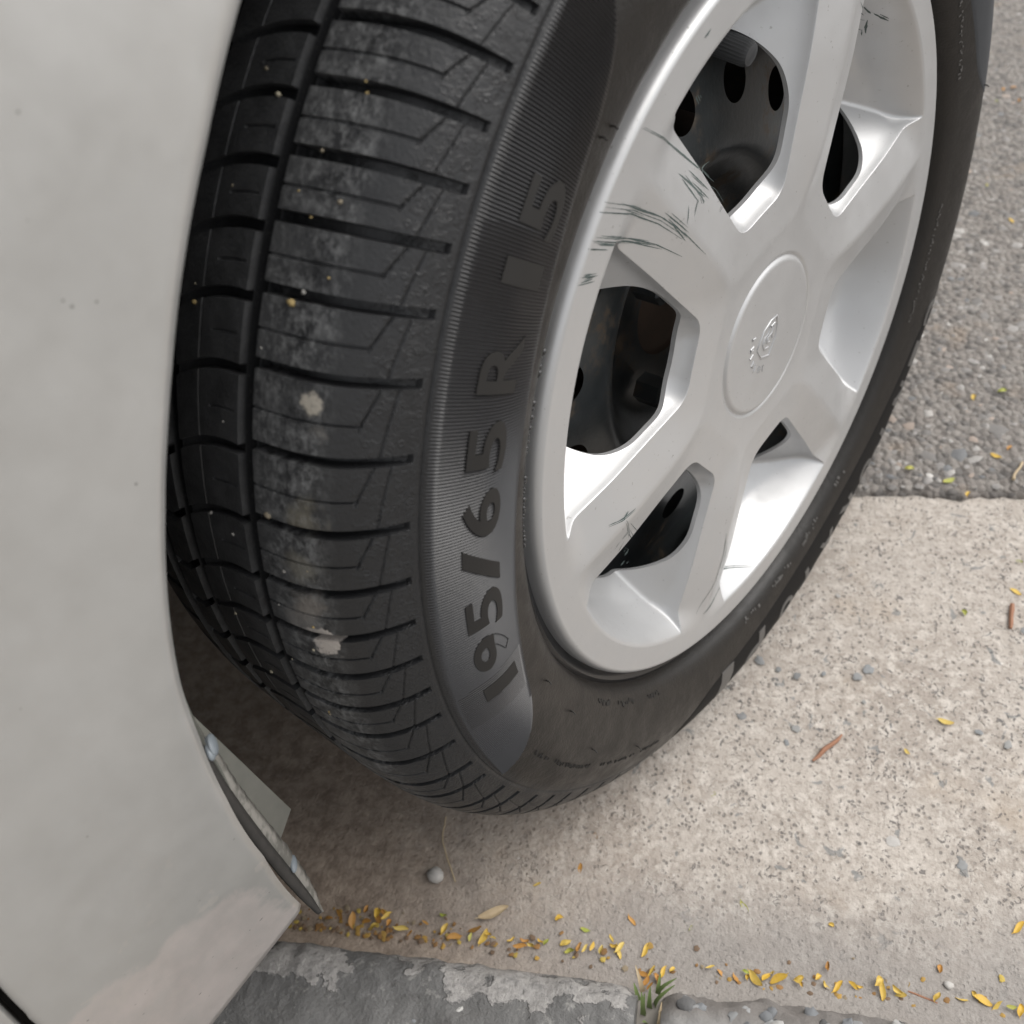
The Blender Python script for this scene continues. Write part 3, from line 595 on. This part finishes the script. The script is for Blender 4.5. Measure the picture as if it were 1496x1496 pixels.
# pitch edges: measured ones first, then a shuffled sequence of long and short pitches round the rest
edges = [129.4, 133.3, 137.4, 141.3, 145.7, 150.5, 156.1, 161.6, 166.6, 170.9, 175.1]; seq = [4.2, 4.8, 5.2, 4.0, 4.4, 3.9, 5.0]
rest = []; i = 0
while sum(rest) < 489.4-175.1: rest.append(seq[(i*3+i//5) % 7]); i += 1
rest = np.array(rest)*(489.4-175.1)/sum(rest); edges = np.r_[edges, 175.1+np.cumsum(rest)]
HW = .37; TB = []; TAU = []; PIT = []
for a, b in zip(edges[:-1], edges[1:]):
    p = b-a; vis = 100 < a % 360 < 235; st = .17 if vis else .42; md = .53*p
    tt = np.r_[0, HW-.06, HW+.02, np.arange(HW+st, md-.13, st), md-.12, md-.05, md+.05, md+.12, np.arange(md+.12+st, p-HW-st*.4, st), p-HW-.02, p-HW+.06]
    TB += list(a+tt); TAU += list(tt); PIT += [p]*len(tt)
TB, TAU, PIT = map(np.array, (TB, TAU, PIT))
drift = np.where(Q >= 0, -.9*np.minimum(Q, 68)/60, 0.)
drift = np.where((Q < 0) & (X >= 30.5), (39-X)/8.5, drift)
drift = np.where((X < 30.5) & (Q < 0), 1+2.0*np.clip((30.5-X)/37, 0, 1.4)**2, drift)
q, tau = np.meshgrid(Q, TAU, indexing='ij'); pit = np.broadcast_to(PIT, q.shape); xg = np.broadcast_to(X[:, None], q.shape)
dl = np.minimum(tau, pit-tau)                                     # angular distance to the lateral groove axis
lat = np.clip((HW-dl)/.08+.25, 0, 1)
depth = np.zeros(q.shape)
sh = (q >= 0) & (q <= 66)
depth = np.where(sh, np.maximum(depth, lat*np.interp(q, [0, 48, 56, 62.6, 63.8], [7.0, 5.6, 3.6, 2.4, 0])), depth)
sip = np.clip((.09-np.abs(tau-.53*pit))/.06, 0, 1); depth = np.where(sh & (q < 44.5), np.maximum(depth, 1.5*sip), depth)
hk = .53*pit-(q-44)/6.5*(.53*pit-.12); depth = np.where((q > 43.6) & (q < 50.8), np.maximum(depth, .9*np.clip((.20-np.abs(tau-hk))/.16, 0, 1)), depth)
cl = 56.5-5.5*tau/pit; depth = np.where(sh, np.maximum(depth, .6*np.clip((.62-np.abs(q-cl))/.45, 0, 1)), depth)
depth = np.where((q > 65.8) & (q < 69), np.maximum(depth, .9*np.clip(1-np.abs(q-67.4)/1.0, 0, 1)), depth)
# circumferential grooves
crown = (q < 0) & (q > -78)
for a, b in ((30.5, 39), (-15.4, -7), (-39, -30.5)):
    depth = np.where(crown, np.maximum(depth, 8.2*np.clip(np.minimum(xg-a, b-xg)/1.4, 0, 1)), depth)
rib = crown & (xg <= 30.51) & (xg >= -7.01)
depth = np.where(rib, np.maximum(depth, lat*np.interp(xg, [-7, 4, 30.5], [1.2, 2.4, 4.6])), depth)
depth = np.where(rib & (xg > 13.5) & (xg < 28.5), np.maximum(depth, 1.0*sip), depth)
depth = np.where(rib, np.maximum(depth, .7*np.clip((.5-np.abs(xg-7.1))/.3, 0, 1)), depth)
rib3 = crown & (xg < -15.3) & (xg > -30.5); depth = np.where(rib3, np.maximum(depth, lat*4.0), depth)
ish = (q < -78) & (q > -138); depth = np.where(ish, np.maximum(depth, lat*4.0), depth)
# slightly worn, rounded outer block edge beside the main groove
th = np.radians(TB[None]+drift[:, None]); xv = X[:, None]-NX[:, None]*depth; rv = R[:, None]-NR[:, None]*depth
yv = rv*np.cos(th); zv = rv*np.sin(th); low = zv < -301.6
bul = np.clip((-zv-262)/40, 0, 1)**2*5*np.sign(xv)*np.clip((np.abs(xv)-60)/40, 0, 1); zv = np.where(low, -301.6, zv)
V = np.stack([xv+bul, yv, zv], -1).reshape(-1, 3)/1000
obj('tyre', mesh_data('tyre', V, grid_faces(len(Q), len(TB), True), True, 32), MT['rubber'], wheel)

# ribbed sidewall panels
def panel(name, a0, a1, s0, smax, ribs, mat, lift, flip=1):
    nA = int((a1-a0)/.298*4) if ribs else int((a1-a0)*2); A = np.linspace(a0, a1, nA); nS = 22
    t = (A-a0)/(a1-a0); ed = np.minimum(A-a0, a1-A); endr = np.sqrt(np.clip(1-(1-np.clip(ed/11, 0, 1))**2.4, 0, 1))
    smx = s0+(smax-s0)*(.62+.38*np.sin(np.pi*np.clip(t, 0, 1)))*endr+.4
    ss = s0+(smx-s0)[None]*np.linspace(0, 1, nS)[:, None]
    AA = np.broadcast_to(A, ss.shape)
    h = np.full(ss.shape, lift)
    if ribs:
        h = h+.46*np.clip(np.sin(2*np.pi*(AA-a0)/.298)*1.3, -.9, .9)
    h[0] = h[-1] = -.15; h[:, 0] = h[:, -1] = -.15
    V = side_pt(ss, AA, h).reshape(-1, 3)
    return obj(name, mesh_data(name, V, grid_faces(nS, nA), True, 60), mat, wheel)
panel('ribbed_panel', 118.5, 198.5, 69, 120.5, True, MT['ribbed'], .45)
panel('smooth_panel', 5, 84, 71, 120.5, False, MT['band2'], .40)
panel('black_band', 243, 336, 71, 117, False, MT['band'], .30)
# raised lettering wrapped onto the sidewall
def text_mesh(ch, bold=.03):
    cu = bpy.data.curves.new('glyph', 'FONT'); cu.body = ch; cu.size = 1; cu.offset = bold; cu.extrude = .5; cu.resolution_u = 6
    o = bpy.data.objects.new('glyph', cu); C.objects.link(o); bpy.context.view_layer.update()
    me = bpy.data.meshes.new_from_object(o.evaluated_get(bpy.context.evaluated_depsgraph_get())); bpy.data.objects.remove(o); bpy.data.curves.remove(cu)
    bm = bmesh.new(); bm.from_mesh(me); bpy.data.meshes.remove(me)
    bmesh.ops.subdivide_edges(bm, edges=[e for e in bm.edges if e.calc_length() > .25], cuts=2, use_grid_fill=True)
    bmesh.ops.triangulate(bm, faces=bm.faces[:])
    V = np.array([v.co[:] for v in bm.verts]); F = np.array([[v.index for v in f.verts] for f in bm.faces]); bm.free()
    return V, F
def letters(name, items, mat, height, width, s_mid, lift=.75, bold=.03):
    for ch, ang, hs, ws in items:
        V, F = text_mesh(ch, bold); lo, hi = V.min(0), V.max(0); c = (lo+hi)/2; e = np.maximum(hi-lo, 1e-6)
        x = (V[:, 0]-c[0])/e[0]*width*ws; y = (V[:, 1]-c[1])/e[1]*height*hs
        s = s_mid-y; r = prof_at(s)[1]; A = ang-np.degrees(x/r)
        W = side_pt(s, A, np.where(V[:, 2] > 0, lift, -.3)); obj(name, mesh_data(name, W, F, True, 30), mat, wheel)
letters('tyre_letter', [('1', 183.2, 1, .45), ('9', 177.6, 1, 1), ('5', 172.2, 1, 1), ('/', 166.8, 1, 1.15), ('6', 161.3, 1, 1), ('5', 155.0, 1, 1), ('R', 147.9, 1, 1.05), ('1', 140.6, 1, .45), ('5', 135.4, 1, 1)], MT['letter'], 19.5, 20.5, 94.5, 1.05, .02)
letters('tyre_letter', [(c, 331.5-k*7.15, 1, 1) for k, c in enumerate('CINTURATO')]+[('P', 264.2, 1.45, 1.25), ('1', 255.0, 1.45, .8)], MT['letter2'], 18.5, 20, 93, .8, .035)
# tiny worn moulding: unreadable rows of ticks and shiny beads near the rim
def ticks(name, spans, s0, ds, mat, step, size, seed):
    rg = random.Random(seed); V = []; F = []
    for a0, a1 in spans:
        a = a0
        while a < a1:
            if rg.random() < .82:
                s = s0+rg.uniform(-ds, ds); w_ = size*rg.uniform(.35, 1.0); h_ = size*rg.uniform(.5, 1.5); r_ = float(prof_at(np.array(s))[1]); da = math.degrees(w_/r_)
                c = [side_pt(s+i*h_, a+j*da, l) for l in (-.1, .42) for i, j in ((-.5, -.5), (-.5, .5), (.5, .5), (.5, -.5))]
                b = len(V); V += [tuple(v) for v in c]; F += [(b+4, b+5, b+6, b+7)]+[(b+i, b+(i+1) % 4, b+4+(i+1) % 4, b+4+i) for i in range(4)]
            a += step*rg.uniform(.7, 1.4)
    o_ = obj(name, mesh_data(name, V, F, False), mat, wheel); o_['kind'] = 'stuff'; return o_
ticks('moulded_marking', [(200, 204), (206, 216), (219, 229), (231, 236)], 88.5, .8, MT['letter'], .33, 1.5, 3)
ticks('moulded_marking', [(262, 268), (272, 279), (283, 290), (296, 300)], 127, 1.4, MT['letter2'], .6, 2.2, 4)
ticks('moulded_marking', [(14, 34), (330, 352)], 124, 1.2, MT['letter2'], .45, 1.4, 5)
ticks('moulded_marking', [(212, 216), (219, 224), (229, 233)], 127, 1.2, MT['letter'], .5, 2.0, 6)
def bead_row():
    bv, bf = ico(1); V = []; F = []; rg = random.Random(8)
    for a0, a1 in ((147.5, 150.5), (153, 159), (161.5, 171)):
        a = a0
        while a < a1:
            c = side_pt(np.array(131.5+rg.uniform(-1.2, 1.2)), a, .2); q = np.array([1, 1, 1])*rg.uniform(.0006, .0015); b = len(V)
            V += [tuple(c+v*q) for v in bv]; F += [tuple(f+b) for f in bf]; a += rg.uniform(.35, .9)
    return obj('bead_marking', mesh_data('bead_marking', V, F, True), MT['bead'], wheel)
bead_row()
bv, bf = ico(0); V = []; F = []; rg = random.Random(12); tn = []
for k in range(30):
    xx_ = rg.choice([rg.uniform(41, 66), rg.uniform(41, 66), rg.uniform(0, 28)]); a = rg.uniform(122, 185); q = rg.uniform(.0003, .0010)*(1.6 if k < 6 else 1)
    c = np.array(P(float(cubic(np.array(max(xx_, 39.1)), PROF[:5, 0], PROF[:5, 1])) if xx_ > 39 else 317.1, a, xx_)); b = len(V)
    V += [tuple(c+v*q*np.array([1.4, 1, 1])*rg.uniform(.7, 1.2)) for v in bv]; F += [tuple(f+b) for f in bf]; tn += [rg.choice([(.42, .38, .28), (.34, .25, .10), (.30, .29, .27), (.20, .17, .12)])]*len(bv)
me_ = mesh_data('tread_grit', V, F, True); at = me_.attributes.new('tint', 'FLOAT_COLOR', 'POINT'); at.data.foreach_set('color', np.c_[np.array(tn), np.ones(len(tn))].astype(np.float32).ravel())
o = obj('tread_grit', me_, MT['stone'], wheel); o['kind'] = 'stuff'
# rubber vent whiskers
for a, s in ((128, 112), (126.4, 117), (192.5, 118), (203, 116), (8, 92), (214, 100), (228, 96), (298, 104)):
    p0 = Vector(side_pt(np.array(float(s)), a, 0)); n_ = Vector((1, .1, .12)).normalized()
    obj('vent_whisker', tube_data('vent_whisker', [p0, p0+n_*.0018, p0+n_*.0036+Vector((0, -.0006, -.001))], [.0005, .00045, .0003], 6), MT['rubber'], wheel)

# ------------------------------------------------------------------ car body
def fx(y, z):
    z = np.asarray(z, float); return .078+.07*np.asarray(y)-.12*(z-.47)**2-.9*np.maximum(z-.66, 0)**2-.95*np.maximum(np.asarray(y)-.05, 0)**2
ARA = np.array([a for a, _ in ARCH]); ARR = np.array([r for _, r in ARCH])
def arch_r(a): return np.interp(a, np.r_[-20, 60, 110, ARA], np.r_[.378, .368, .365, ARR])
def rear_y(z): return np.where(z < .36, -.469+.11*(z-.311), -.4636+.0*z)
def outer_r(a):
    d = np.array([math.cos(rad(a)), math.sin(rad(a))]); best = 9
    for k in np.linspace(.3, 1.2, 1801):
        y, z = k*d[0], .302+k*d[1]
        if y < rear_y(np.array(z)) or z > .80 or y > .52: return k
    return best
aa = np.r_[np.linspace(197.4, 120, 150), np.linspace(119, -18, 110)]; nR = 46
ro = np.array([outer_r(a) for a in aa]); ri = arch_r(aa)
tt = np.linspace(0, 1, nR)**1.3; RR = ri[None]+(ro-ri)[None]*tt[:, None]
Y = RR*np.cos(np.radians(aa)); Z = .302+RR*np.sin(np.radians(aa)); Xf = fx(Y, Z)
# a soft swage around the arch and a slightly rolled lip
Xf = Xf-.0016*np.exp(-((RR-ri[None])/.0016)**2)
rows = [np.stack([fx(Y[0], Z[0])-d, (ri+e)*np.cos(np.radians(aa)), .302+(ri+e)*np.sin(np.radians(aa))], -1) for d, e in ((.013, .0030), (.006, .0006), (.0028, 0))]
V = np.concatenate([np.stack(rows), np.stack([Xf, Y, Z], -1)], 0).reshape(-1, 3); nr_ = nR+3
fender = obj('front_wing', mesh_data('front_wing', V, grid_faces(nr_, len(aa))[:, ::-1], True, 50), MT['paint'], car)
md = fender.modifiers.new('thickness', 'SOLIDIFY'); md.thickness = .0012; md.offset = -1
fender['label'] = 'silver front wing with dusty paint and dried pinkish residue at its rear corner'
# door behind a dark shut line, sill, bonnet, bumper, cabin
def skin(name, y0f, y1, zs, ny, dx=0., thick=.0015):
    zs = np.asarray(zs); V = []
    for z in zs:
        y0 = float(y0f(z)); ys = np.r_[y0, y0, np.linspace(y0-.001, y1, ny)]
        x = fx(np.maximum(ys, -1.6), z)-dx; x[0] -= .02; x[1] -= .0012; V += list(np.stack([x, ys, np.full(len(ys), z)], -1))
    o = obj(name, mesh_data(name, V, grid_faces(len(zs), ny+2)[:, ::-1], True, 50), MT['paint'], car)
    mdd = o.modifiers.new('thickness', 'SOLIDIFY'); mdd.thickness = thick; return o
skin('front_door', lambda z: rear_y(np.array(z))-.0042, -1.5, np.r_[.172, np.linspace(.175, .85, 40)], 50)
sill = obj('sill', box_data('sill', (-.30, -1.9, .15), (.012, -.40, .205)), MT['under'], car)
obj('door_jamb', box_data('door_jamb', (-.06, -.52, .18), (.020, -.40, .80), 0), MT['under'], car)
V = []; ysb = np.linspace(-.45, .95, 24)
for k, s in enumerate(np.linspace(0, 1, 14)):
    for y in ysb:
        V.append((fx(y, .80)*1-s*1.45, y, .802+.085*math.sin(math.pi*min(1, s+.02))**.6-.06*max(0, y-.4)**1.3))
obj('bonnet', mesh_data('bonnet', V, grid_faces(14, 24), True), MT['paint'], car)
V = []; zs = np.linspace(.19, .78, 16)
for z in zs:
    for k in np.linspace(0, 1, 20):
        t = k*math.pi/2; V.append((fx(.55, z)-.02-.30*(1-math.cos(t)), .526+.36*math.sin(t)-.05*abs(z-.45), z))
    V.append((fx(.55, z)-1.4, .88-.05*abs(z-.45), z))
obj('front_bumper', mesh_data('front_bumper', V, grid_faces(16, 21), True), MT['paint'], car)
V = [(-.02, -.45, .86), (-.10, -1.05, 1.36), (-.10, -1.75, 1.40), (-.03, -1.85, .86), (-1.36, -.45, .86), (-1.28, -1.05, 1.36), (-1.28, -1.75, 1.40), (-1.35, -1.85, .86)]
cab = obj('cabin', mesh_data('cabin', V, [(0, 1, 2, 3), (1, 5, 6, 2), (4, 7, 6, 5), (0, 4, 5, 1), (3, 2, 6, 7)], False), MT['paint'], car)
V = [(-.018, -.62, .90), (-.082, -1.06, 1.31), (-.084, -1.70, 1.34), (-.026, -1.74, .90)]
obj('side_window', mesh_data('side_window', V, [(0, 1, 2, 3)], False), MT['glass'], cab)
obj('underbody', box_data('underbody', (-1.38, -1.95, .20), (-.02, -.405, .60)), MT['under'], car)
obj('underbody', box_data('underbody', (-1.38, -.404, .20), (-.30, .80, .76)), MT['under'], car)
lathe('arch_liner', [(-290, 384), (-120, 386), (10, 386), (26, 383)], 120, MT['under'], car, 35, -20, 186).location = WC
# splash guard edge peeping out behind the wing
def strip(name, A, B, mat, jag=0):
    A = np.array(A); B = np.array(B); n = 80; t = np.linspace(0, 1, n); s = np.linspace(0, 1, len(A))
    f = lambda M_: np.stack([np.interp(t, s, M_[:, k]) for k in range(3)], 1)
    def sm(p):
        for _ in range(6): p[1:-1] = (p[:-2]+p[2:]+2*p[1:-1])/4
        return p
    a, b = sm(f(A)), sm(f(B)); rg = np.random.default_rng(4); 
    if jag: b = b+(b-a)*(rg.uniform(-jag, jag, (n, 1))); b[-1] = f(B)[-1]
    V = np.stack([a, a*.5+b*.5+np.array([.0006, .0006, 0]), b], 0).reshape(-1, 3)
    o = obj(name, mesh_data(name, V, grid_faces(3, n), True, 60), mat, guard); mdd = o.modifiers.new('thickness', 'SOLIDIFY'); mdd.thickness = .0022; return o
pl = np.array(PLATE); 
me = bpy.data.meshes.new('splash_guard'); me.from_pydata([tuple(p) for p in pl], [], [tuple(range(len(pl)))]); me.update()
guard = obj('splash_guard', me, MT['plate'], car); md = guard.modifiers.new('thickness', 'SOLIDIFY'); md.thickness = .0018
strip('rubber_seal', STRIP_IN, STRIP_OUT, MT['seal']); strip('worn_edge', STRIP_OUT, STRIP_EDGE, MT['ledge'], .08)
def clip(p, r, axis, sq):
    bm = bmesh.new(); bmesh.ops.create_uvsphere(bm, u_segments=20, v_segments=12, radius=1)
    q = Vector(axis).to_track_quat('Z', 'Y').to_matrix()
    for v in bm.verts: v.co = q @ Vector((v.co.x*r, v.co.y*r*sq, v.co.z*r*.35))+Vector(p)
    me_ = bpy.data.meshes.new('clip'); bm.to_mesh(me_); bm.free(); me_.polygons.foreach_set('use_smooth', np.full(len(me_.polygons), True)); return obj('clip', me_, MT['clip'], guard)
clip(Vector(CLIPS[0])+Vector((.0, .003, .002)), .0052, (.5, .8, .1), .75); clip(Vector(CLIPS[0])+Vector((.0, .0015, .0015)), .0060, (.5, .8, .1), .55)
clip(Vector(CLIPS[1])+Vector((-.002, .004, 0)), .0048, (.6, .75, .2), .5)

# ------------------------------------------------------------------ litter on the ground
def leaf_mesh(L, W, curl, bend, seed):
    n, mrow = 9, 5; V = []; rg = random.Random(seed)
    for i in range(n):
        t = i/(n-1); wd = W*math.sin(math.pi*(.06+.9*t))**.75*.5
        for j in range(mrow):
            s = j/(mrow-1)*2-1; V.append(((t-.5)*L, s*wd+.0006*math.sin(t*5+seed), curl*abs(s)**1.5*W+bend*math.sin(math.pi*t)*L*(1 if seed % 2 else -.3)+.0004*rg.random()+.0006))
    F = [tuple(f) for f in grid_faces(n, mrow)]
    b = len(V)        # stalk
    V += [(-.5*L, .0003, .0008), (-.5*L, -.0003, .0008), (-.62*L, -.0002, .0012), (-.62*L, .0002, .0012)]; F.append((b, b+1, b+2, b+3))
    me_ = mesh_data('leaf', V, F, True); return me_
SHAPES = [(.0118, .0056, .10, .06), (.0100, .0052, .26, .12), (.0132, .0052, .05, .03), (.0085, .0056, .35, .16), (.0120, .0040, .18, .08), (.0092, .0040, .40, -.12)]
def leaves(pts, mat, foot_label, open_label, road_label, cat, g):
    data = []
    for i, s in enumerate(SHAPES):
        me_ = leaf_mesh(*s, i); me_.materials.append(MT[mat]); data.append(me_)
    def put(x, y, k=1.0):
        o = bpy.data.objects.new('leaf', data[random.randrange(len(data))]); C.objects.link(o)
        z = .0082 if y > .430 else .0004+.006*math.exp(-max(y, 0)/.012)
        tilt = .75 if y < .03 else .18
        o.matrix_world = KM @ Matrix.Translation((x, y, z+(random.random()*.004 if y < .03 else 0))) @ Matrix.Rotation(random.uniform(0, 6.28), 4, 'Z') @ Matrix.Rotation(random.uniform(-tilt, tilt), 4, 'X') @ Matrix.Rotation(random.uniform(-tilt, tilt)*.6, 4, 'Y') @ Matrix.Scale(random.uniform(.42, .92)*k, 4)
        if y < .033: tag(o, foot_label, cat, g+' along the kerb foot')
        elif y < .430: tag(o, open_label, cat, g+' on the open gutter')
        else: tag(o, road_label, cat, g+' on the asphalt')
    for x, y in pts: put(x, y)
    return put
leaves(LEAF_YELLOW, 'leaf_y', 'small bright yellow oval leaf in the drift along the kerb foot', 'small yellow oval leaf lying alone on the pale gutter concrete', 'small yellow leaf lying on the grey asphalt or at its edge', 'leaf', 'yellow leaves')
po = leaves(LEAF_ORANGE, 'leaf_o', 'small orange brown withered leaf in the drift along the kerb foot', 'small orange brown withered leaf lying on the pale gutter concrete', 'small orange brown leaf caught between the asphalt stones', 'leaf', 'orange leaves')
pg = leaves(LEAF_GREEN, 'leaf_g', 'small yellow green leaf among yellow ones at the kerb foot', 'small yellow green leaf lying on the pale gutter concrete', 'small yellow green leaf lying on the grey asphalt', 'leaf', 'green leaves')

n = 300
lx = np.where(rng.random(n) < .5, rng.uniform(-.32, -.12, n), rng.uniform(-.32, .34, n)); ly = .012+np.abs(rng.normal(0, .0085, n))
o = stones('leaf_litter', np.c_[lx, ly, .0016+.004*np.exp(-ly/.012)], rng.uniform(.0006, .0020, n), .16, tints(n, [(.30, .16, .05), (.44, .27, .06), (.20, .13, .08), (.30, .24, .16), (.52, .38, .08)], [.3, .2, .25, .15, .1]), 0, MT['stone'])
kplace(o); o['kind'] = 'stuff'; tag(o, 'crumbled brown leaf litter strewn along the foot of the kerb', 'leaf litter')
for x, y in ((-.002, .006), (.003, .009), (.001, .003), (-.004, .011), (.006, .006)): po(x, y, .9)
def kp(x, y, z): return KM @ Vector((x, y, z))
def stick(name, pts, rads, mat, label, cat):
    zb = [.0018 if p[1] < .430 else .0105 for p in pts]
    return tag(obj(name, tube_data(name, [kp(p[0], p[1], z) for p, z in zip(pts, zb)], rads, 6), mat), label, cat)
def lerp(p, n, wob):
    p = np.array(p); t = np.linspace(0, 1, len(p)); u = np.linspace(0, 1, n); q = np.stack([np.interp(u, t, p[:, k]) for k in (0, 1)], 1); q[1:-1] += rng.normal(0, wob, (n-2, 2)); return [tuple(v) for v in q]
stick('twig', lerp(MISC['red_twig'], 6, .0005), [.0008, .0015, .0018, .0016, .0013, .0006], MT['twig'], 'reddish brown pointed twig lying alone on pale gutter concrete', 'twig')
stick('twig', lerp(MISC['brown_twig'], 5, .0006), [.0018, .0020, .0017, .0018, .0012], MT['twig'], 'short stout pinkish brown twig on gutter beyond the wheel', 'twig')
stick('straw', lerp(MISC['straw'], 9, .0003), .0005, MT['stalk'], 'thin curved straw running from under the tyre towards the kerb', 'straw')
stick('stick', lerp(MISC['stick'], 5, .0007), [.0012, .0011, .001, .0011, .0016], MT['stalk'], 'pale bent stick lying on the asphalt beside the gutter edge', 'stick')
stick('twig', lerp(MISC['kerb_twig'], 6, .0004), [.0007, .0008, .0009, .0009, .0008, .0006], MT['twig'], 'thin brown leaf stalk stretched along the kerb foot among yellow leaves', 'twig')
d0, d1, d2 = MISC['dry_leaf']
me_ = leaf_mesh(.021, .0060, .40, .05, 3); me_.materials.append(MT['stalk'])
o = tag(obj('dry_leaf', me_), 'curled dry tan leaf with a pale stalk near the kerb drift', 'leaf')
o.matrix_world = KM @ Matrix.Translation((d1[0], d1[1], .002)) @ Matrix.Rotation(math.atan2(d2[1]-d0[1], d2[0]-d0[0]), 4, 'Z') @ Matrix.Rotation(.3, 4, 'X')
bv, bf = ico(1)
x, y = MISC['pebble']; pv = bv*(1+rng.uniform(-.16, .16, (len(bv), 1)))*np.array([.0062, .0055, .0046])+np.array(kp(x, y, .0036))
tag(obj('pebble', mesh_data('pebble', pv, bf, True), MT['pebble']), 'round white pebble lying below the tyre on shaded gutter', 'pebble')
for k, (x, y) in enumerate([(.175, .0285), (.231, .062)]):
    q = (.0026, .0018)[k]; pv = bv*(1+rng.uniform(-.2, .2, (len(bv), 1)))*np.array([q*1.2, q, q*.8])+np.array(kp(x, y, q*.6))
    tag(obj('pebble', mesh_data('pebble', pv, bf, True), MT['pebble']), 'tiny pale stone chip loose on the open gutter', 'pebble', 'loose chips on the gutter')
# grass in the kerb joint
gr = bpy.data.objects.new('grass_tuft', None); C.objects.link(gr); gr.matrix_world = KM @ Matrix.Translation((.002, -.03, .012))
tag(gr, 'small tuft of green grass growing in the joint between kerb stones', 'grass')
for k in range(22):
    bx, by = random.uniform(-.007, .007), random.uniform(-.03, .030); L = random.uniform(.014, .028); az = random.uniform(.6, 2.5) if k % 3 else random.uniform(0, 6.28); ln = random.uniform(.25, .8)
    V = []
    for i in range(6):
        t = i/5; h = L*t*(1-.35*ln*t); out = L*ln*t*t*.8; wv = .0016*(1-t)**.6+.0002
        cx, cy = bx+math.cos(az)*out, by+math.sin(az)*out; sx, sy = -math.sin(az)*wv, math.cos(az)*wv
        V += [(cx-sx, cy-sy, h), (cx, cy, h-.0004), (cx+sx, cy+sy, h)]
    obj('blade', mesh_data('blade', V, grid_faces(6, 3), True), MT['grass'] if k % 4 else MT['stalk'], gr)
